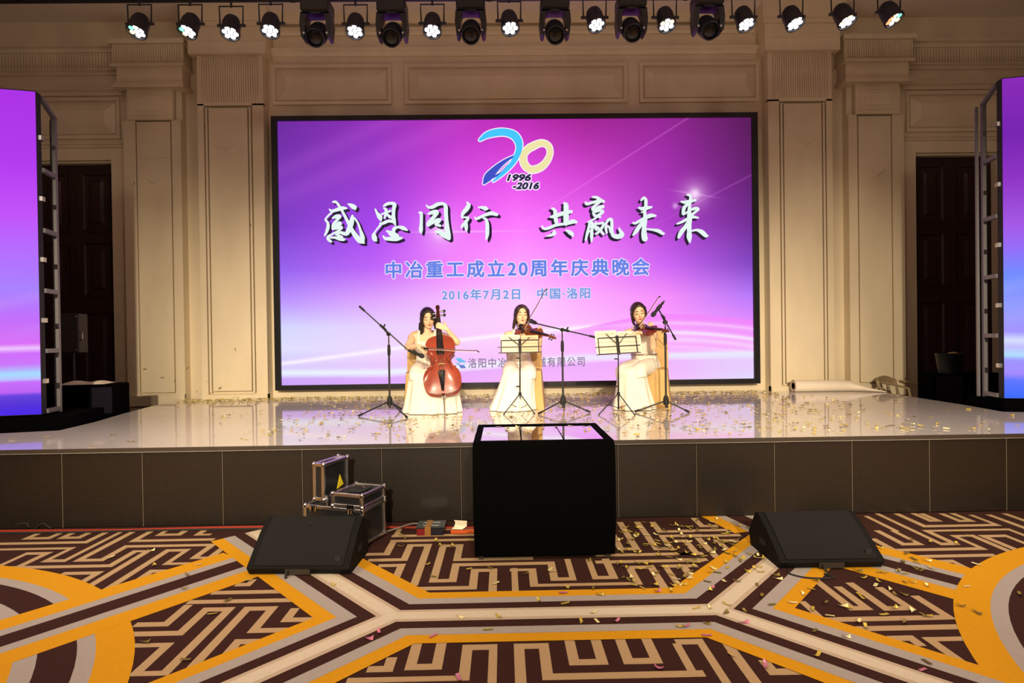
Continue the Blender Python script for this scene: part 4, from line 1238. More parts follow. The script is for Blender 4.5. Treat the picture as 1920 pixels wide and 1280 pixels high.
    for z, rx, yf, yb in ((-0.10, 0.070, 0.012, 0.09), (-0.06, 0.081, 0.008, 0.102), (-0.02, 0.086, 0.002, 0.107), (0.02, 0.088, -0.006, 0.109), (0.05, 0.087, -0.024, 0.108), (0.070, 0.083, -0.050, 0.104), (0.086, 0.076, -0.080, 0.098), (0.104, 0.061, -0.070, 0.086), (0.121, 0.040, -0.048, 0.064), (0.130, 0.014, -0.014, 0.03)):
        cy, ry = (yf + yb) / 2, (yb - yf) / 2
        rings.append([hp(rx * math.cos(a), cy + ry * math.sin(a), z) for a in [2 * math.pi * k / 28 for k in range(28)]])
    h.loft(rings)
    for s in (-1, 1):
        h.tube([hp(s * 0.040, -0.034, 0.098), hp(s * 0.070, -0.030, 0.055), hp(s * 0.080, -0.006, 0.0), hp(s * 0.076, 0.018, -0.06)], [0.022, 0.030, 0.030, 0.024], 10, flat=0.7, up=(0, 1, 0))
    for lk in P['locks']:
        pts = [(hp(*p[:3]) if p[3] else Vector(p[:3])) for p in lk[0]]
        Q = catmull([(*p, r) for p, r in zip(pts, lk[1])], 5)
        h.tube([p[:3] for p in Q], [p[3] for p in Q], 10, flat=0.62, up=(0, 1, 0))
    h.v = [inv @ p for p in h.v]
    fuse('hair', h, 0.0060, 6, P['hairmat'], root)
    # face colouring as small separate parts
    open_eye = P.get('eyes', 'closed')
    for s in (-1, 1):
        bw = MB().tube([hp(s * 0.014, -0.0905, 0.030), hp(s * 0.032, -0.089, 0.0365), hp(s * 0.051, -0.0735, 0.030)], [0.0025, 0.0034, 0.0018], 6, inv)
        bw.build('eyebrow', M['brow'], root)
        ey = MB().tube([hp(s * 0.017, -0.0885, 0.004), hp(s * 0.032, -0.0915, 0.0005), hp(s * 0.048, -0.0785, 0.004)], [0.0018, 0.0036 if open_eye == 'open' else 0.0028, 0.0016], 6, inv)
        ey.build('eyelid', M['brow'], root)
    lp = MB().tube([hp(-0.022, -0.0865, -0.060), hp(-0.008, -0.0945, -0.0575), hp(0.0, -0.0945, -0.059), hp(0.008, -0.0945, -0.0575), hp(0.022, -0.0865, -0.060)], [0.0015, 0.0042, 0.0042, 0.0042, 0.0015], 6, inv)
    lp.tube([hp(-0.018, -0.0875, -0.064), hp(0.0, -0.0945, -0.067), hp(0.018, -0.0875, -0.064)], [0.0015, 0.0055, 0.0015], 6, inv)
    lp.build('lips', M['lips'], root)
    return root


def V(px, py, Y):
    return at(px, py, Y)


SZ = STAGE_Z
chair(V(797, 700, 7.1).x, 7.10, 6, 'chair in a gold satin cover under the cello player')
chair(V(982, 700, 7.2).x, 7.20, -4, 'chair in a gold satin cover under the middle violin player')
chair(V(1217, 700, 7.1).x, 7.10, -16, 'chair in a gold satin cover under the violin player on the right')


def pz(p, z):
    q = Vector(p)
    q.z = z
    return q


P1 = dict(pelvis=pz(V(803, 680, 7.08), 1.17), chest=pz(V(801, 640, 7.02), 1.43), neck=V(801, 623, 6.99), head=V(802.5, 596, 6.95), yaw=12, tilt=-7, nod=16,
          shR=V(775, 631, 7.0), elR=V(764, 651, 6.78), wrR=V(784, 648, 6.60), handR=((0.75, -0.45, -0.45), (0.2, 0.35, -0.9), -1, 0.75, 0.6),
          shL=V(828, 630, 7.0), elL=V(857, 642, 6.80), wrL=V(838, 617, 6.70), handL=((-0.85, -0.15, 0.42), (-0.3, 0.9, -0.1), 1, 0.6, 0.8),
          knR=pz(V(781, 700, 6.72), 1.10), knL=pz(V(845, 700, 6.72), 1.10), anR=pz(V(785, 760, 6.72), SZ + 0.08), anL=pz(V(838, 760, 6.72), SZ + 0.08),
          hem=pz(V(811, 770, 6.76), SZ), hemw=0.325, hemd=0.22, folds=8, ph=0.7, hairmat=M['hair1'],
          locks=[([(-0.002, -0.058, 0.106, 1), (-0.050, -0.062, 0.066, 1), (-0.076, -0.036, -0.01, 1), (-0.084, -0.015, -0.10, 1), (-0.088, -0.02, -0.18, 1), (-0.082, -0.05, -0.27, 1)], [0.016, 0.029, 0.032, 0.034, 0.034, 0.022]),
                 ([(0.002, -0.058, 0.106, 1), (0.050, -0.062, 0.066, 1), (0.077, -0.03, -0.02, 1), (0.080, 0.0, -0.09, 1), (0.070, 0.03, -0.15, 1)], [0.016, 0.027, 0.027, 0.030, 0.018]),
                 ([(0.0, 0.10, 0.0, 1), (-0.03, 0.12, -0.12, 1), (-0.05, 0.13, -0.26, 1)], [0.06, 0.075, 0.05]),
                 ([(-0.09, 0.04, -0.05, 1), (-0.105, 0.03, -0.12, 1), (-0.12, 0.03, -0.16, 1)], [0.03, 0.03, 0.012])])
person('seated cello player in a white sleeveless gown with long straight black hair', P1)
P2 = dict(pelvis=pz(V(972, 680, 7.16), 1.17), chest=pz(V(975, 640, 7.10), 1.43), neck=V(977, 620, 7.07), head=V(978, 590.5, 7.03), yaw=7, tilt=2, nod=2,
          shR=V(953, 628, 7.07), elR=V(947, 657, 6.92), wrR=V(966, 634, 6.76), handR=((0.7, -0.4, 0.5), (0.3, 0.2, -0.9), -1, 0.7, 0.6),
          shL=V(1001, 627, 7.07), elL=V(1009, 655, 6.88), wrL=V(1013, 635, 6.72), handL=((0.12, -0.25, 0.95), (-0.75, 0.6, 0.2), 1, 0.55, 0.9),
          knR=pz(V(956, 700, 6.86), 1.09), knL=pz(V(992, 700, 6.86), 1.09), anR=pz(V(950, 760, 6.86), SZ + 0.08), anL=pz(V(985, 760, 6.86), SZ + 0.08),
          hem=pz(V(960, 770, 6.90), SZ), hemw=0.27, hemd=0.22, folds=9, ph=1.6, hairmat=M['hair2'],
          locks=[([(-0.002, -0.058, 0.106, 1), (-0.050, -0.062, 0.066, 1), (-0.078, -0.030, -0.02, 1), (-0.085, -0.01, -0.10, 1), (-0.10, -0.015, -0.165, 1)], [0.016, 0.029, 0.030, 0.036, 0.022]),
                 ([(0.002, -0.058, 0.106, 1), (0.050, -0.062, 0.066, 1), (0.078, -0.030, -0.02, 1), (0.078, -0.01, -0.09, 1), (0.062, -0.015, -0.13, 1)], [0.016, 0.027, 0.026, 0.028, 0.018]),
                 ([(0.0, 0.09, -0.02, 1), (0.0, 0.10, -0.10, 1), (0.0, 0.10, -0.17, 1)], [0.06, 0.085, 0.05])])
person('seated violin player with shoulder length hair and eyes closed, between the two music stands', P2)
P3 = dict(pelvis=pz(V(1210, 680, 7.08), 1.17), chest=pz(V(1203, 638, 7.02), 1.45), neck=V(1201, 615, 6.99), head=V(1197, 586, 6.95), yaw=-4, tilt=-9, nod=12, turn=-14, eyes='open', belt=True,
          shR=V(1178, 624, 6.97), elR=V(1170, 655, 6.82), wrR=V(1186, 632, 6.66), handR=((0.6, -0.45, 0.6), (0.4, 0.2, -0.85), -1, 0.7, 0.6),
          shL=V(1224, 625, 7.02), elL=V(1225, 652, 6.76), wrL=V(1222, 625, 6.66), handL=((-0.02, -0.25, 0.95), (-0.55, 0.8, 0.2), 1, 0.75, 0.8),
          knR=pz(V(1168, 700, 6.74), 1.09), knL=pz(V(1199, 700, 6.66), 1.10), anR=pz(V(1165, 760, 6.74), SZ + 0.08), anL=pz(V(1205, 760, 6.72), SZ + 0.08),
          hem=pz(V(1188, 770, 6.80), SZ), hemw=0.255, hemd=0.20, folds=7, ph=2.4, hairmat=M['hair2'],
          locks=[([(0.012, -0.062, 0.102, 1), (-0.054, -0.054, 0.060, 1), (-0.078, -0.028, 0.0, 1), (-0.080, 0.0, -0.07, 1), (-0.066, 0.015, -0.13, 1), (-0.04, 0.02, -0.17, 1)], [0.014, 0.028, 0.026, 0.024, 0.022, 0.014]),
                 ([(0.012, -0.062, 0.102, 1), (0.058, -0.046, 0.060, 1), (0.080, -0.005, 0.01, 1), (0.075, 0.04, -0.05, 1)], [0.014, 0.025, 0.022, 0.016]),
                 ([(0.0, 0.09, -0.02, 1), (-0.01, 0.09, -0.08, 1)], [0.06, 0.045])])
person('seated violin player with tied back hair and a beaded belt, beside the right microphone stand', P3)

# instruments
CW = mat('cello_varnish', lin((156, 66, 46)), 0.2, var=0.25, scale=4, stretch=(1, 1, 1), coat=0.5)
CD = mat('cello_dark_rib', lin((74, 22, 16)), 0.3)
VW = mat('violin_varnish', lin((128, 64, 30)), 0.25, var=0.25, scale=7, coat=0.3)
VW2 = mat('violin_red_varnish', lin((118, 42, 28)), 0.25, var=0.25, scale=7, coat=0.3)
VD = mat('violin_dark_rib', lin((70, 26, 12)), 0.3)
tail, scr = V(831, 737, 6.42), V(821, 584, 6.86)
bowed('cello', 'reddish brown cello leaning against the seated player on the left', 'cello', frame_from(tail, scr - tail, (0.05, -1, 0.45)), 2.0, CW, CD, 0.115, 0.105, 0.27)
bow('long cello bow drawn level across the cello strings', V(789, 654, 6.50), V(898, 660, 6.50), (0, -0.1, 1), 1.4)
t2, s2 = V(970, 617, 6.86), V(1036, 631, 6.48)
bowed('violin', 'chestnut violin held by the middle player', 'violin', frame_from(t2, s2 - t2, (-0.12, -0.78, 0.62)), 1.02, VW, VD, 0.034, 0.125)
bow('violin bow of the middle player slanting up over the date line', V(976, 629, 6.56), V(1026, 542, 6.82), (-0.8, -0.4, -0.4))
t3, s3 = V(1188, 616, 6.82), V(1234, 618, 6.44)
bowed('violin', 'dark red violin held by the player on the right', 'violin', frame_from(t3, s3 - t3, (0.05, -0.85, 0.5)), 1.02, VW2, VD, 0.034, 0.125)
bow('violin bow of the right player slanting up towards the microphone', V(1191, 623, 6.52), V(1238, 556, 6.72), (-0.8, -0.4, -0.4))


# ------------------------------------------------------------------ microphone stands
def mic_stand(label, foot, top, legs, boom0, boom1, mic0, mic1, side=1):
    foot, top = Vector(foot), Vector(top)
    foot.z = SZ
    root = thing('microphone_stand', label, 'mic stand', foot, 0, 'microphone stands on the stage')
    iv = Matrix.Translation(-foot)
    top = Vector((foot.x, foot.y, top.z))
    up = Vector((0, 0, 1))
    hub = foot + up * 0.13
    lp = MB().tube([foot + up * 0.05, top - up * 0.22], 0.0115, 10, iv)
    lp.build('lower_tube', M['blackmetal'], root, True)
    cl = MB().lathe([(0.010, 0), (0.017, 0.01), (0.019, 0.07), (0.016, 0.12), (0.010, 0.13)], 12, iv @ Matrix.Translation(top - up * 0.24))
    cl.build('clutch_grip', M['black'], root, True)
    up_ = MB().tube([top - up * 0.14, top], 0.008, 8, iv)
    up_.build('upper_tube', M['chrome'], root, True)
    hb = MB().lathe([(0.013, -0.05), (0.03, -0.045), (0.034, -0.01), (0.03, 0.03), (0.016, 0.06)], 12, iv @ Matrix.Translation(hub))
    hb.build('hub', M['black'], root, True)
    for g in legs:
        e = ground(*g, SZ)
        e.z = SZ + 0.012
        lg = MB().tube([hub, e], 0.0085, 8, iv)
        o = lg.build('leg', M['blackmetal'], root, True)
        d = (e - hub).normalized()
        ft = MB().tube([e - d * 0.05, e + d * 0.004], 0.0125, 8, iv)
        ft.build('rubber_foot', M['black'], o, True)
    b0, b1 = Vector(boom0), Vector(boom1)
    bm = MB().tube([b0, b1], 0.0075, 8, iv)
    o = bm.build('boom_arm', M['blackmetal'], root, True)
    d = (b1 - b0).normalized()
    cw = MB().tube([b0 - d * 0.01, b0 + d * 0.07], 0.0125, 10, iv)
    cw.build('end_grip', M['black'], o, True)
    jt = MB().tube([top + Vector((0, -0.035, 0.012)), top + Vector((0, 0.03, 0.012))], 0.021, 12, iv)
    q = b0 + d * max(0.0, min((b1 - b0).length, (top - b0).dot(d)))
    jt.tube([q - d * 0.045, q + d * 0.045], 0.014, 10, iv)
    jt.tube([top + up * 0.01, q], 0.012, 8, iv)
    jt.build('boom_joint', M['black'], root, True)
    kb = MB().tube([q + Vector((0.01, -0.03, 0.0)), q + Vector((0.03 * side, -0.03, 0.035))], 0.009, 8, iv)
    kb.build('knob', M['black'], root)
    m0, m1 = Vector(mic0), Vector(mic1)
    mc = thing('microphone', 'black microphone on the boom stand ' + label.split('stand ')[1], 'microphone', m0, 0, 'microphones on the stage')
    L = (m1 - m0).length
    MM = (m1 - m0).to_track_quat('Z', 'Y').to_matrix().to_4x4()
    MB().lathe([(0.006, 0), (0.013, 0.004), (0.0145, L * 0.3), (0.018, L * 0.7), (0.019, L * 0.74), (0.010, L * 0.74)], 14, MM).build('mic_body', M['black'], mc, True)
    MB().lathe([(0.010, L * 0.735), (0.024, L * 0.75), (0.026, L * 0.82), (0.025, L * 0.92), (0.016, L * 0.985), (0.004, L)], 16, MM).build('mic_grille', mat('mic_grille', (0.05, 0.05, 0.055), 0.4, metal=0.7, bump=0.5, bscale=600), mc, True)
    MB().lathe([(0.014, L * 0.25), (0.021, L * 0.25), (0.022, L * 0.5), (0.017, L * 0.5)], 12, MM).build('mic_clip', M['black'], mc, True)
    MB().tube([(0, 0, -0.02), (0, 0, 0.006)], 0.009, 10, MM).build('connector', M['chrome'], mc, True)
    return root


Yb = 6.62
mic_stand('black tripod boom stand left of the cello player', ground(731, 773, SZ), V(729, 628, ground(731, 773, SZ).y), [(673, 781), (763, 784), (752, 768)], V(675, 575, 6.52), V(768, 659, 6.42), V(765, 656, 6.42), V(795, 669, 6.38))
mic_stand('black tripod boom stand between the two violin players', ground(1056, 772, SZ), V(1051, 620, ground(1056, 772, SZ).y), [(1010, 777), (1106, 774), (1058, 764)], V(1116, 632, 6.62), V(1004, 606, 6.46), V(1006, 606, 6.50), V(994, 601, 6.30))
mic_stand('black tripod boom stand right of the right violin player', ground(1249, 773, SZ), V(1247, 606, ground(1249, 773, SZ).y), [(1191, 773), (1292, 774), (1252, 765)], V(1266, 635, 6.72), V(1235, 580, 6.45), V(1244, 566, 6.47), V(1222, 593, 6.42), -1)


# ------------------------------------------------------------------ music stands
M['paper'] = mat('music_paper', lin((250, 240, 214)), 0.8, var=0.02)
M['paperpink'] = mat('pink_music_paper', lin((246, 204, 168)), 0.8, var=0.02)
M['notes'] = mat('printed_staves', lin((150, 138, 124)), 0.8)


def music_stand(label, foot, legs, c0, c1, Y, tilt, sheets, roll_):
    foot = Vector(foot)
    foot.z = SZ
    root = thing('music_stand', label, 'music stand', foot, 0, 'folding music stands')
    iv = Matrix.Translation(-foot)
    a, b = V(*c0, Y), V(*c1, Y)
    cx, W, Hh = (a.x + b.x) / 2, abs(b.x - a.x), abs(a.z - b.z)
    zb = b.z
    D = iv @ Matrix.Translation((cx, Y, zb)) @ Matrix.Rotation(math.radians(roll_), 4, 'Y') @ rot('X', -tilt)
    up = Vector((0, 0, 1))
    topm = Vector((cx, Y + 0.03, zb + 0.02))
    MB().tube([foot + up * 0.02, foot.lerp(topm, 0.5), topm], [0.009, 0.0085, 0.006], 8, iv).build('mast', M['blackmetal'], root, True)
    for t in (0.42, 0.88):
        p = foot.lerp(topm, t)
        MB().tube([p, p + Vector((-0.045, -0.01, 0))], 0.007, 8, iv).build('thumb_screw', M['black'], root)
    hub = foot.lerp(topm, 0.30)
    MB().tube([hub - up * 0.012, hub + up * 0.012], 0.018, 10, iv).build('leg_collar', M['black'], root)
    low = foot.lerp(topm, 0.05)
    for g in legs:
        e = ground(*g, SZ)
        e.z = SZ + 0.008
        k = MB().tube([hub, e], 0.006, 6, iv)
        o = k.build('leg', M['blackmetal'], root)
        MB().tube([low, hub.lerp(e, 0.55)], 0.004, 6, iv).build('leg_brace', M['blackmetal'], o)
        MB().ball(tuple(iv @ e), 0.010, None, 8, 6).build('foot_cap', M['black'], o)
    w = W / 2
    for nm, p, q, r in (('desk_rail', (-w * 1.1, 0, 0), (w * 1.1, 0, 0), 0.006), ('desk_rail', (-w * 1.12, 0, Hh * 0.45), (w * 1.12, 0, Hh * 0.45), 0.005), ('desk_rail', (-w * 0.95, 0, Hh), (w * 0.95, 0, Hh), 0.006), ('desk_upright', (-w * 0.95, 0, 0), (-w * 0.95, 0, Hh), 0.006), ('desk_upright', (w * 0.95, 0, 0), (w * 0.95, 0, Hh), 0.006), ('page_arm', (0.0, -0.02, Hh * 0.5), (-w * 0.55, -0.02, Hh * 1.22), 0.005), ('page_arm', (0.0, -0.02, Hh * 0.5), (w * 0.5, -0.02, Hh * 1.18), 0.005)):
        MB().tube([p, q], r, 6, D).build(nm, M['blackmetal'], root)
    MB().box(-0.016, 0.016, -0.014, 0.012, -0.01, Hh * 1.08, D).build('desk_spine', M['black'], root)
    MB().box(-w * 0.95, w * 0.95, -0.035, 0.0, -0.006, 0.0, D).build('ledge', M['blackmetal'], root)
    for i, (x0, x1, h, m, curl, lab) in enumerate(sheets):
        st = thing('sheet_music', lab, 'sheet music', Vector((cx, Y, zb)), 0, 'sheet music on the stands')
        Dm = Matrix.Rotation(math.radians(roll_), 4, 'Y') @ rot('X', -tilt)
        mb = MB()
        n = 8
        rings = []
        for k in range(n + 1):
            f = k / n
            yy = 0.012 - curl * f ** 2
            x = (x0 + (x1 - x0) * f) * w
            rings.append([(x, yy, 0.002), (x, yy, h * Hh), (x, yy + 0.002, h * Hh), (x, yy + 0.002, 0.002)])
        mb.loft(rings, M=Dm)
        o = mb.build('page', m, st)
        nl = MB()
        for k in range(5):
            for q in range(4):
                z = h * Hh * (0.14 + 0.17 * k) + q * 0.005
                for j in range(n):
                    f0, f1 = 0.08 + 0.84 * j / n, 0.08 + 0.84 * (j + 1) / n
                    y0, y1 = 0.0112 - curl * f0 ** 2, 0.0112 - curl * f1 ** 2
                    xa, xb = (x0 + (x1 - x0) * f0) * w, (x0 + (x1 - x0) * f1) * w
                    nl.add([(xa, y0, z), (xb, y1, z), (xb, y1, z + 0.0018), (xa, y0, z + 0.0018)], [(0, 1, 2, 3)], Dm)
        nl.build('staves', M['notes'], o, fixnormals=False)['kind'] = 'stuff'
    return root


music_stand('black folding music stand in front of the middle violin player', ground(975, 771, SZ), [(945, 777), (1002, 776), (977, 764)], (938, 637), (1012, 660), 6.52, 14,
            [(-0.98, 0.02, 1.45, M['paper'], 0.0, 'cream music sheet on the left half of the middle stand'), (0.06, 0.95, 1.38, M['paperpink'], 0.0, 'pinkish music sheet on the right half of the middle stand')], -0.5)
music_stand('black folding music stand in front of the right violin player', ground(1160, 770, SZ), [(1123, 778), (1190, 779), (1168, 765)], (1122, 631), (1198, 662), 6.52, 16,
            [(-1.08, 0.0, 1.45, M['paper'], 0.0, 'cream music sheet on the left half of the right stand'), (0.03, 1.22, 1.36, M['paper'], -0.03, 'curling music sheet on the right half of the right stand')], -2.5)

# ------------------------------------------------------------------ black display box in front of the stage
bx = thing('display_box', 'black velvet covered box with mirrored glass top in front of the stage', 'box', (0.26, 4.33, 0))
dr = MB()
rings = []
n = 64
for z, g in ((0.03, 0.004), (0.3, 0.010), (0.62, 0.008), (0.765, 0.006), (0.80, 0.0)):
    rr = []
    for k in range(n):
        a = 2 * math.pi * k / n + math.pi / 4
        cx, cy = math.cos(a), math.sin(a)
        q = 1 / max(abs(cx), abs(cy))
        f = 1 + 0.010 * math.sin(a * 9 + z * 3) * (1 - z)
        rr.append(((0.472 + g) * cx * q * f, (0.392 + g) * cy * q * f, z))
    rings.append(rr)
for w_, zz in ((0.045, 0.80), (0.045, 0.765)):
    rings.append([((0.472 - w_) * math.cos(a) / max(abs(math.cos(a)), abs(math.sin(a))), (0.392 - w_) * math.sin(a) / max(abs(math.cos(a)), abs(math.sin(a))), zz) for a in [2 * math.pi * k / n + math.pi / 4 for k in range(n)]])
dr.loft(rings)
dr.build('velvet_cover', M['velvet'], bx)
for x0, x1 in ((-0.425, -0.150), (-0.142, 0.142), (0.150, 0.425)):
    MB().box(x0, x1, -0.343, 0.343, 0.766, 0.792).build('glass_pane', M['mirror'], bx)
for sx in (-1, 1):
    for sy in (-1, 1):
        MB().box(sx * 0.43 - 0.015, sx * 0.43 + 0.015, sy * 0.36 - 0.015, sy * 0.36 + 0.015, 0.0, 0.05).build('foot', M['decktrim'], bx)


# ------------------------------------------------------------------ wedge monitors
def wedge(label, pL, pR, hgt, dep):
    A, B = ground(*pL), ground(*pR)
    u = (B - A)
    W = u.length
    root = thing('stage_monitor', label, 'speaker', A, math.atan2(u.y, u.x), 'wedge monitors on the carpet')
    prof = [(0.03, 0.0), (-0.008, 0.05), (0.0, 0.065), (dep * 0.42, hgt * 0.76), (dep * 0.68, hgt), (dep * 0.76, hgt * 0.985), (dep, 0.10), (dep * 0.93, 0.0)]
    b = MB()
    b.prism(prof, 0.012, W - 0.012, 'x')
    b.build('cabinet', M['wedgebody'], root)
    g = MB()
    p = [(0.0, 0.065), (dep * 0.42, hgt * 0.76), (dep * 0.68, hgt)]
    off = 0.008
    for (a, c) in ((p[0], p[1]), (p[1], p[2])):
        nv = Vector((a[1] - c[1], c[0] - a[0])).normalized() * off
        g.prism([a, c, (c[0] + nv.x, c[1] + nv.y), (a[0] + nv.x, a[1] + nv.y)], 0.03, W - 0.03, 'x')
    g.build('grille', M['grille'], root)
    for xx in (0.0, W):
        e = MB()
        e.prism([(y * 1.0, z * 1.0) for y, z in prof], xx - 0.012, xx + 0.012, 'x')
        e.build('end_cheek', M['wedgebody'], root)
    for x0, x1 in ((-0.014, -0.010), (W + 0.010, W + 0.014)):
        MB().box(x0, x1, dep * 0.45, dep * 0.62, hgt * 0.28, hgt * 0.42).build('handle_recess', M['black'], root)
    q = Vector((dep * 0.55, hgt * 0.885))
    MB().tube([(W * 0.5, q.x - 0.01, q.y + 0.0), (W * 0.5, q.x - 0.016, q.y + 0.012)], 0.007, 10).build('grille_screw', M['black'], root)
    bp = Vector((dep * 0.42 * 0.16, 0.065 + (hgt * 0.76 - 0.065) * 0.16))
    nb = MB()
    nb.box(W * 0.86, W * 0.92, bp.x - 0.012, bp.x + 0.012, bp.y, bp.y + 0.025)
    nb.build('badge', M['black'], root)
    cp = MB().box(W * 0.37, W * 0.62, -0.006, 0.012, 0.012, 0.050)
    cp.build('connector_panel', M['panelgrey'], root)
    pg = MB().tube([(W * 0.40, -0.005, 0.035), (W * 0.40, -0.035, 0.03), (W * 0.405, -0.05, 0.006)], 0.009, 8)
    pg.build('plug', M['black'], root)
    return root


M['wedgebody'] = mat('textured_black_cabinet', (0.0045, 0.0042, 0.004), 0.8, spec=0.2, bump=0.2, bscale=300)
M['grille'] = mat('black_grille', (0.0065, 0.006, 0.0055), 0.75, spec=0.3, bump=0.4, bscale=700)
M['panelgrey'] = mat('connector_plate', lin((62, 54, 46)), 0.5, metal=0.3)
wedge('black wedge monitor in front of the open flight case', (467, 1080), (652, 1080), 0.285, 0.44)
wedge('black wedge monitor lying alone on the right side of the carpet', (1466, 1069), (1654, 1066), 0.268, 0.48)

# ------------------------------------------------------------------ flight case
A, B = ground(681, 1031), ground(727, 1003)
v_ = (B - A)
dv = 0.31
ang = math.atan2(v_.y, v_.x)
fc = thing('flight_case', 'black flight case with silver edges and its half lid open, behind the left monitor', 'case', A, ang - math.pi / 2)
M['casepanel'] = mat('black_laminate', (0.014, 0.014, 0.016), 0.3, var=0.1)
# local: -x runs along the front face to the left, +y into the depth


def case_box(part, x0, x1, y0, y1, z0, z1, t=0.026):
    o = MB().box(x0 + t * 0.5, x1 - t * 0.5, y0 + t * 0.5, y1 - t * 0.5, z0 + t * 0.5, z1 - t * 0.5).build(part, M['casepanel'], fc)
    for (a, b, c, d, e, f) in [(x0, x1, y, y + t, z, z + t) for y in (y0, y1 - t) for z in (z0, z1 - t)] + [(x, x + t, y0, y1, z, z + t) for x in (x0, x1 - t) for z in (z0, z1 - t)] + [(x, x + t, y, y + t, z0, z1) for x in (x0, x1 - t) for y in (y0, y1 - t)]:
        MB().cbox(a, b, c, d, e, f, 0.004).build('edge_extrusion', M['alu'], o)
    for x in (x0, x1):
        for y in (y0, y1):
            for z in (z0, z1):
                MB().ball((x + (0.008 if x == x0 else -0.008), y + (0.008 if y == y0 else -0.008), z + (0.008 if z == z0 else -0.008)), 0.019, None, 10, 6).build('ball_corner', M['chrome'], o, True)
    return o


case_box('case_body', -0.51, 0.0, 0.0, dv, 0.02, 0.285)
case_box('closed_half_lid', -0.265, 0.0, 0.0, dv, 0.287, 0.392)
case_box('open_half_lid', -0.425, -0.325, 0.0, dv, 0.32, 0.595)
for x in (-0.10, -0.42):
    l_ = MB().cbox(x - 0.03, x + 0.03, -0.008, 0.0, 0.245, 0.315 if x > -0.2 else 0.285, 0.003)
    l_.tube([(x, -0.012, 0.25), (x, -0.012, 0.285)], 0.012, 8)
    for a in (-0.022, 0.022):
        for b in (0.25, 0.278):
            l_.ball((x + a, -0.008, b), 0.005, None, 6, 4)
    l_.build('butterfly_latch', M['chrome'], fc)
tri = MB().prism([(dv * 0.55, 0.37), (dv * 0.80, 0.39), (dv * 0.67, 0.47)], -0.340, -0.334, 'x')
tri.build('warning_sticker', mat('yellow_sticker', lin((226, 204, 40)), 0.5), fc)
ds = MB().box(-0.20, -0.06, 0.07, dv - 0.07, 0.386, 0.393)
ds.build('recessed_dish', M['black'], fc)
hn = MB().tube([(-0.18, dv / 2, 0.395), (-0.16, dv / 2, 0.412), (-0.10, dv / 2, 0.412), (-0.08, dv / 2, 0.395)], 0.007, 8)
hn.build('lid_handle', M['chrome'], fc)
st_ = MB().box(-0.325, -0.31, 0.02, 0.04, 0.285, 0.36)
st_.build('lid_stay', M['alu'], fc)
for x in (-0.46, -0.04):
    for y in (0.04, dv - 0.04):
        MB().box(x - 0.02, x + 0.02, y - 0.02, y + 0.02, 0.0, 0.022).build('rubber_foot', M['black'], fc)

# small device taped together on the carpet
g0 = ground(806, 1004)
dv_ = thing('effects_unit', 'small red and black device with a glass top bound by brown tape', 'device', (g0.x, g0.y, 0), 0)
MB().cbox(-0.10, -0.035, 0.0, 0.16, 0.0, 0.055, 0.004).build('red_half', mat('red_plastic', lin((120, 20, 22)), 0.4), dv_)
MB().cbox(0.005, 0.105, 0.0, 0.16, 0.0, 0.055, 0.004).build('dark_half', mat('navy_plastic', lin((20, 20, 34)), 0.4), dv_)
MB().box(-0.105, 0.11, -0.004, 0.165, 0.056, 0.064).build('glass_lid', mat('green_glass', lin((30, 42, 42)), 0.08), dv_)
MB().box(-0.038, 0.008, -0.008, 0.168, 0.0, 0.067).build('tape_band', mat('brown_tape', lin((150, 104, 52)), 0.35), dv_)
fr_ = MB()
for a, b, c, d in ((-0.06, 0.07, 0.05, 0.054), (-0.06, 0.07, 0.12, 0.124), (-0.06, -0.056, 0.05, 0.124), (0.066, 0.07, 0.05, 0.124)):
    fr_.box(a, b, c, d, 0.0641, 0.066)
fr_.build('silver_outline', M['alu'], dv_)
g1 = ground(862, 990)
wp = MB()
for k in range(3):
    wp.add([(-0.06 + 0.02 * k, -0.03, 0.004 + 0.016 * k), (0.02 + 0.02 * k, -0.05, 0.006 + 0.012 * k), (0.055, 0.03, 0.03 + 0.008 * k), (-0.02 - 0.015 * k, 0.05, 0.036 + 0.006 * k), (-0.055, -0.02, 0.0), (0.02, -0.045, 0.0), (0.05, 0.03, 0.0), (-0.02, 0.045, 0.0)], [(0, 1, 2, 3), (4, 5, 1, 0), (5, 6, 2, 1), (6, 7, 3, 2), (7, 4, 0, 3)])
o = wp.build('crumpled_paper', M['paper'])
o.location = (g1.x, g1.y, 0.002)
tag(o, 'crumpled white paper wrapper beside the orange cable', 'paper')

M['orangecable'] = mat('orange_cable', lin((206, 84, 30)), 0.5)
M['redcable'] = mat('red_cable', lin((150, 48, 34)), 0.5)
yf = 4.70
cable('floor_cable', [(-7.0, 4.72, 0.008), (-5.0, 4.71, 0.010), (-4.1, 4.73, 0.009), (-3.1, 4.70, 0.010), (-2.2, 4.72, 0.009), (-1.5, 4.70, 0.009), (-1.0, 4.66, 0.008), (-0.55, 4.62, 0.008), (-0.15, 4.60, 0.008)], 0.009, M['redcable'], 'red power cable running along the foot of the stage')
cable('floor_cable', [(-7.0, 4.68, 0.009), (-5.2, 4.69, 0.010), (-4.0, 4.68, 0.009), (-3.3, 4.67, 0.010), (-2.4, 4.68, 0.009), (-1.6, 4.66, 0.009)], 0.008, M['black'], 'black cable lying next to the red cable at the stage foot')
cable('floor_cable', [(-0.42, 4.50, 0.012), (-0.33, 4.47, 0.02), (-0.24, 4.50, 0.014), (-0.12, 4.46, 0.012), (0.0, 4.45, 0.012)], 0.014, M['orangecable'], 'bright orange cable disappearing behind the black box')
cable('floor_cable', [(-0.95, 4.52, 0.008), (-0.85, 4.55, 0.03), (-0.72, 4.62, 0.045), (-0.60, 4.58, 0.03), (-0.50, 4.52, 0.02)], 0.006, mat('grey_cable', lin((120, 112, 104)), 0.5), 'thin grey cable arching from the flight case to the small device')
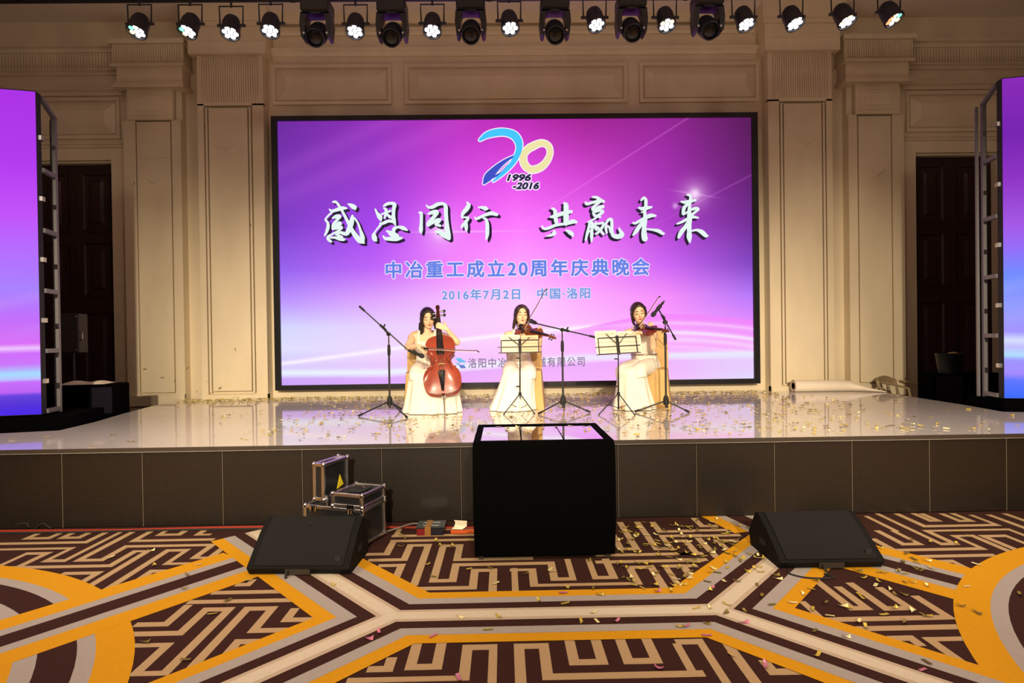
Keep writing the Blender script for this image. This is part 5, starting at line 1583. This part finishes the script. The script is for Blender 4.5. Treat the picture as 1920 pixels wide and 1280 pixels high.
for pts in ([(30, 989), (36, 984), (50, 984), (55, 991)], [(68, 992), (80, 984), (92, 990), (97, 993)]):
    P = [ground(p[0], 992) + Vector((0, 0, (993 - p[1]) * 0.0045 + 0.006)) for p in pts]
    cable('floor_cable', P, 0.006, M['black'], 'short black cable loop rising at the far left of the stage foot' if pts[0][0] < 60 else 'black cable loop rising just right of the far left loop', None)
r0 = ground(1545, 1075)
cable('monitor_cable', [(r0.x - 0.01, r0.y - 0.02, 0.008), (r0.x + 0.02, r0.y - 0.07, 0.007), (r0.x - 0.05, r0.y - 0.09, 0.007), (r0.x - 0.16, r0.y - 0.07, 0.007), (r0.x - 0.22, r0.y - 0.01, 0.007), (r0.x - 0.20, r0.y + 0.05, 0.007)], 0.007, M['black'], 'black cable curling in front of the right monitor')

# ------------------------------------------------------------------ clutter beside the stage
# left: black box with cloth, grey speaker on a pole
a, b = V(128, 722, 7.2), V(240, 722, 7.2)
lb = thing('bass_speaker', 'black bass speaker cabinet left of the stage with a white cloth on top', 'speaker', ((a.x + b.x) / 2 - 0.21, 7.35, 0))
hw_ = (b.x - a.x) / 2
lb.rotation_euler = (0, 0, math.radians(12))
MB().cbox(-hw_, hw_ * 0.98, -0.22, 0.25, 0.0, a.z, 0.012).build('cabinet', M['velvet'], lb)
MB().box(-hw_ * 0.92, hw_ * 0.20, -0.228, -0.22, 0.1, a.z - 0.03).build('grille', M['velvet'], lb)
MB().box(hw_ * 0.24, hw_ * 0.93, -0.226, -0.22, 0.1, a.z - 0.03).build('front_panel', mat('violet_lit_face', lin((24, 20, 36)), 0.85, spec=0.2), lb)  # violet tint stands for purple light falling on this face
cz = a.z
cl = MB()
nx, ny = 16, 8
for i in range(nx + 1):
    for j in range(ny + 1):
        u, w = i / nx, j / ny
        hgt = 0.006 + 0.055 * math.sin(math.pi * u) ** 0.6 * math.sin(math.pi * min(w * 1.1, 1)) ** 0.5 * (0.7 + 0.3 * math.sin(u * 9))
        cl.v.append(Vector((-hw_ * 0.75 + u * hw_ * 1.4, -0.18 + w * 0.36, hgt)))
for i in range(nx):
    for j in range(ny):
        k = i * (ny + 1) + j
        cl.f.append((k, k + ny + 1, k + ny + 2, k + 1))
o = cl.build('cloth', M['paper'], None, True)
o.location = (lb.location.x, lb.location.y, cz)
o.rotation_euler = (0, 0, math.radians(12))
tag(o, 'white cloth bunched on top of the left bass speaker', 'cloth')
gp = V(137, 625, 7.9)
gs = thing('pole_speaker', 'grey speaker box on a thin pole in front of the left door', 'speaker', (gp.x, 7.9, 0))
h0, h1 = V(137, 661, 7.9).z, V(137, 588, 7.9).z
w0 = (V(157, 620, 7.9).x - V(118, 620, 7.9).x) / 2
MB().cbox(-w0, w0, -0.09, 0.09, h0, h1, 0.01).build('speaker_box', mat('grey_cabinet', lin((66, 62, 58)), 0.6), gs)
MB().tube([(0, 0, 0.03), (0, 0, h0 + 0.02)], 0.016, 10).build('pole', M['blackmetal'], gs)
MB().lathe([(0.01, 0.0), (0.16, 0.0), (0.16, 0.015), (0.03, 0.035), (0.01, 0.035)], 20).build('base_plate', M['blackmetal'], gs)
hh = MB().tube([(w0 + 0.0, -0.06, h0 + 0.28), (w0 + 0.03, -0.07, h0 + 0.26), (w0 + 0.03, -0.07, h0 + 0.18), (w0, -0.06, h0 + 0.16)], 0.010, 8)
hh.build('side_handle', M['alu'], gs)
for sx in (-1, 1):
    for z in (h0 + 0.04, h1 - 0.04):
        MB().ball((sx * (w0 - 0.03), -0.092, z), 0.010, None, 8, 4).build('screw', M['alu'], gs)
# right: black box, bucket, chair, roll
a, b = V(1730, 702, 7.78), V(1852, 700, 7.78)
rb = thing('bass_speaker', 'black bass speaker cabinet right of the stage with a dark bucket on top', 'speaker', ((a.x + b.x) / 2 + 0.28, 8.02, 0), math.radians(-12))
hw_ = (b.x - a.x) / 2
MB().cbox(-hw_, hw_, -0.22, 0.25, 0.0, a.z, 0.012).build('cabinet', M['velvet'], rb)
MB().box(-hw_ * 0.95, -hw_ * 0.22, -0.226, -0.22, 0.1, a.z - 0.03).build('front_panel', mat('dark_plum_board', lin((26, 20, 26)), 0.85, spec=0.2), rb)
MB().box(-hw_ * 0.18, hw_ * 0.94, -0.228, -0.22, 0.1, a.z - 0.03).build('grille', M['velvet'], rb)
q = V(1783, 690, 7.95)
bk = thing('bucket', 'dark green bucket standing on the right bass speaker', 'bucket', (q.x, 7.98, a.z))
MB().lathe([(0.01, 0.0), (0.125, 0.0), (0.165, 0.27), (0.17, 0.275), (0.158, 0.275), (0.12, 0.012), (0.01, 0.012)], 24).build('pail', mat('dark_green_plastic', lin((26, 34, 30)), 0.4), bk, True)
MB().tube([(-0.165, 0, 0.26), (-0.12, -0.11, 0.265), (0, -0.165, 0.262), (0.12, -0.11, 0.265), (0.165, 0, 0.26)], 0.006, 6).build('handle', M['decktrim'], bk)
MB().ball((-0.02, -0.10, 0.275), (0.07, 0.05, 0.02), None, 12, 6).build('rag', mat('beige_rag', lin((170, 150, 110)), 0.9), bk, True)

cx_ = V(1698, 720, 8.5)
ch = thing('side_chair', 'beige moulded chair standing off stage beside the right bass speaker', 'chair', (cx_.x, 8.5, 0), math.radians(30))
ctan = mat('beige_plastic', lin((150, 130, 96)), 0.5, var=0.05)
bkm = MB()
rings = []
ztop = V(1690, 706, 8.5).z
for k in range(13):
    a = math.radians(-70 + 140 * k / 12)
    x, y = 0.25 * math.sin(a), 0.16 + 0.10 * math.cos(a)
    zt_ = ztop - 0.07 * abs(math.sin(a)) ** 2
    rings.append([(x, y + 0.03, zt_ - 0.10), (x * 1.04, y + 0.05, zt_), (x * 1.10, y + 0.085, zt_ - 0.01), (x * 1.08, y + 0.065, zt_ - 0.11)])
bkm.loft(rings)
bkm.build('backrest', ctan, ch, True)
for a in (-65, -22, 22, 65):
    a = math.radians(a)
    x, y = 0.25 * math.sin(a), 0.16 + 0.10 * math.cos(a)
    MB().tube([(x * 0.9, y - 0.03, 0.45), (x * 1.04, y + 0.05, ztop - 0.11)], 0.022, 8, flat=0.6).build('back_spindle', ctan, ch, True)
MB().cbox(-0.24, 0.24, -0.24, 0.22, 0.42, 0.47, 0.015).build('seat', ctan, ch)
for sx in (-1, 1):
    for sy in (-1, 1):
        MB().tube([(sx * 0.20, sy * 0.18, 0.43), (sx * 0.24, sy * 0.22, 0.0)], 0.012, 8).build('leg', M['alu'], ch)
    MB().tube([(sx * 0.25, -0.20, 0.45), (sx * 0.28, -0.17, 0.70), (sx * 0.28, 0.02, 0.74), (sx * 0.26, 0.20, 0.76)], 0.017, 8).build('armrest', ctan, ch)

ra, rb_ = V(1487, 720, 8.5), V(1605, 714, 8.5)
rl = thing('paper_roll', 'white banner roll lying on the stage against the right pilaster', 'roll', (ra.x, 8.5, SZ))
rr = MB()
Rr_ = 0.088
L_ = rb_.x - ra.x
rings = []
for x, f in ((0.0, 1.0), (0.03, 1.0), (L_ * 0.5, 0.96), (L_ * 0.75, 0.95), (L_ * 0.86, 0.9), (L_ * 0.98, 0.66), (L_ * 1.12, 0.34), (L_ * 1.28, 0.12)):
    n = 20
    rings.append([(x, -0.0 + Rr_ * math.cos(2 * math.pi * k / n) * (1 + (1 - f) * 0.3) - 0.5 * max(0, x / L_ - 0.9), Rr_ * f + Rr_ * f * math.sin(2 * math.pi * k / n), ) for k in range(n)])
rr.loft(rings, caps=False)
rr.build('sheet', mat('white_vinyl', lin((228, 214, 196)), 0.5, var=0.04), rl, True)
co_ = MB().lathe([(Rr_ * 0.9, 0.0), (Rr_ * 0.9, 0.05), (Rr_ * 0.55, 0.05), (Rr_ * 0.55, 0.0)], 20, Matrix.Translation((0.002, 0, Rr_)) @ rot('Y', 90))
co_.build('roll_end', mat('roll_end_paper', lin((200, 180, 150)), 0.6), rl, True)  # roll end in a darker paper tone than the sheet

# ------------------------------------------------------------------ confetti


def flake(L, W, bend, twist):
    n = 3
    vs, fs = [], []
    for i in range(n + 1):
        t = i / n - 0.5
        z = bend * (4 * t * t) + 0.0015
        for s in (-1, 1):
            vs.append((t * L, s * W / 2, z + max(0, s * twist * t * 2) * W))
    for i in range(n):
        fs.append((2 * i, 2 * i + 2, 2 * i + 3, 2 * i + 1))
    return vs, fs


VARS = []
for k in range(8):
    vs, fs = flake(random.uniform(0.036, 0.060), random.uniform(0.015, 0.022), random.choice([0.0, 0.002, 0.006, 0.010]), random.choice([0, 0.3, 0.8]))
    VARS.append((vs, fs))
fm = {}
for mn in ('gold', 'goldpale', 'golddark', 'pinkfoil'):
    for k, (vs, fs) in enumerate(VARS):
        me = bpy.data.meshes.new('confetti_piece')
        me.from_pydata(vs, [], fs)
        me.materials.append(M[mn])
        fm[mn, k] = me


def blocked(p):
    if -0.25 < p.x < 0.76 and 3.90 < p.y < 4.8:
        return True
    if -1.85 < p.x < -0.85 and 3.7 < p.y < 4.5:
        return True
    if 1.72 < p.x < 2.5 and 3.68 < p.y < 4.3:
        return True
    return p.y > 4.72


placed = 0


def piece(px, py, kind=None):
    global placed
    p = ground(px, py)
    if blocked(p) or placed >= 296:
        return
    mn = kind or random.choices(['gold', 'goldpale', 'golddark'], [5, 3, 4])[0]
    o = bpy.data.objects.new('confetti_piece', fm[mn, random.randrange(8)])
    col.objects.link(o)
    o.location = (p.x, p.y, 0.0075)
    o.rotation_euler = (random.uniform(-0.12, 0.12), random.uniform(-0.12, 0.12), random.uniform(0, 6.28))
    pink = mn == 'pinkfoil'
    tag(o, 'small pink foil scrap lying on the patterned carpet' if pink else 'small gold foil strip scattered on the patterned carpet', 'confetti', 'pink confetti on the carpet' if pink else 'gold confetti on the carpet')
    placed += 1


for px, py in ((284, 1034), (289, 1062), (208, 1046), (351, 1080), (344, 1106), (398, 1153), (348, 1239), (272, 1206), (372, 1060), (427, 1127), (466, 1089), (625, 1098), (760, 1011), (753, 1004), (815, 1015), (824, 1024), (801, 1060), (812, 1082), (752, 1026), (847, 1025), (880, 1013), (919, 1066), (930, 1095), (1032, 1069), (1103, 1052), (915, 1182), (863, 1159), (935, 1158), (1010, 1128), (1060, 1133), (1064, 1103), (1112, 1104), (1125, 1117), (1119, 1166), (1090, 1167), (1113, 1151), (985, 1078), (1275, 1177), (1035, 1072), (880, 1068)):
    piece(px, py)
for px, py in ((711, 1188), (692, 1200), (812, 1194), (860, 1272), (1156, 1167), (1235, 1255), (1336, 1105), (1287, 1176), (1325, 1193), (1435, 1249), (1730, 1258), (1395, 1170), (1233, 1111), (1056, 1113)):
    piece(px, py, 'pinkfoil')
for _ in range(95):
    piece(random.uniform(1158, 1300), random.triangular(972, 1120, 1000))
for _ in range(70):
    piece(random.gauss(1370, 60), random.gauss(1030, 30))
for _ in range(95):
    x = random.uniform(1290, 1760)
    piece(x, 1010 + random.uniform(40, 240) * random.random() ** 0.7)
for _ in range(30):
    piece(random.uniform(1700, 1915), random.uniform(985, 1180))

gold_stage = {m: ([], []) for m in ('gold', 'goldpale', 'golddark')}


def scatter(p, z, up=0.004):
    vs, fs = VARS[random.randrange(8)]
    V_, F_ = gold_stage[random.choices(['gold', 'goldpale', 'golddark'], [5, 3, 3])[0]]
    Mx = Matrix.Translation((p[0], p[1], z + up + random.uniform(0, 0.008))) @ Matrix.Rotation(random.uniform(0, 6.28), 4, 'Z') @ Matrix.Rotation(random.gauss(0, 0.25), 4, 'X')
    n = len(V_)
    V_.extend(tuple(Mx @ Vector(v)) for v in vs)
    F_.extend(tuple(i + n for i in f) for f in fs)


for _ in range(1500):
    x = random.uniform(-4.6, 3.9)
    scatter((x, 8.66 - abs(random.gauss(0, 0.30)) - (0.05 if abs(x - XC) > 3.5 else 0)), SZ)
for _ in range(900):
    scatter((random.uniform(-2.4, 3.6), random.uniform(5.0, 8.5)), SZ)
for _ in range(260):
    scatter((random.uniform(0.4, 4.2), random.uniform(4.85, 8.2)), SZ)
for _ in range(120):
    scatter((random.uniform(-4.6, 5.1), random.uniform(4.85, 8.2)), SZ)
for m, (V_, F_) in gold_stage.items():
    me = bpy.data.meshes.new('confetti_litter')
    me.from_pydata(V_, [], F_)
    me.materials.append(M[m])
    o = bpy.data.objects.new('confetti_litter', me)
    col.objects.link(o)
    o['kind'] = 'stuff'
    tag(o, {'gold': 'bright gold foil confetti strewn over the white stage deck', 'goldpale': 'pale gold foil confetti strewn over the white stage deck', 'golddark': 'dull olive gold confetti strewn over the white stage deck'}[m], 'confetti')
for k, (x, y) in enumerate([(-0.05, 4.63), (0.02, 4.50), (0.10, 4.60), (0.18, 4.40), (0.30, 4.55), (0.52, 4.62), (0.44, 4.35), (0.40, 4.58), (-0.12, 4.35), (0.62, 4.4)]):
    o = bpy.data.objects.new('confetti_piece', fm[['gold', 'golddark', 'goldpale'][k % 3], k % 8])
    col.objects.link(o)
    o.location = (x, y, 0.794)
    o.rotation_euler = (0, 0, k * 1.1)
    tag(o, 'gold foil strip lying on the glass top of the black box', 'confetti', 'confetti on the black box')
# a bigger scrap on the rim of the box
o = bpy.data.objects.new('confetti_piece', fm['goldpale', 2])
col.objects.link(o)
o.location = (0.66, 4.70, 0.803)
o.scale = (1.5, 2.2, 1)
tag(o, 'large pale gold scrap on the rear rim of the black box', 'confetti')
# flakes still falling through the air
for k, (px, py) in enumerate([(272, 692), (327, 715), (442, 655), (413, 727), (469, 422), (251, 344), (1212, 640), (388, 715), (352, 690)]):
    p = at(px, py, 8.1 - 0.1 * k)
    o = bpy.data.objects.new('confetti_piece', fm['golddark', k % 8])
    col.objects.link(o)
    o.location = p
    o.rotation_euler = (1.2, k * 0.9, k * 2.1)
    tag(o, 'dull gold foil flake still falling in front of the back wall', 'confetti', 'confetti falling in the air')
bpy.context.view_layer.update()
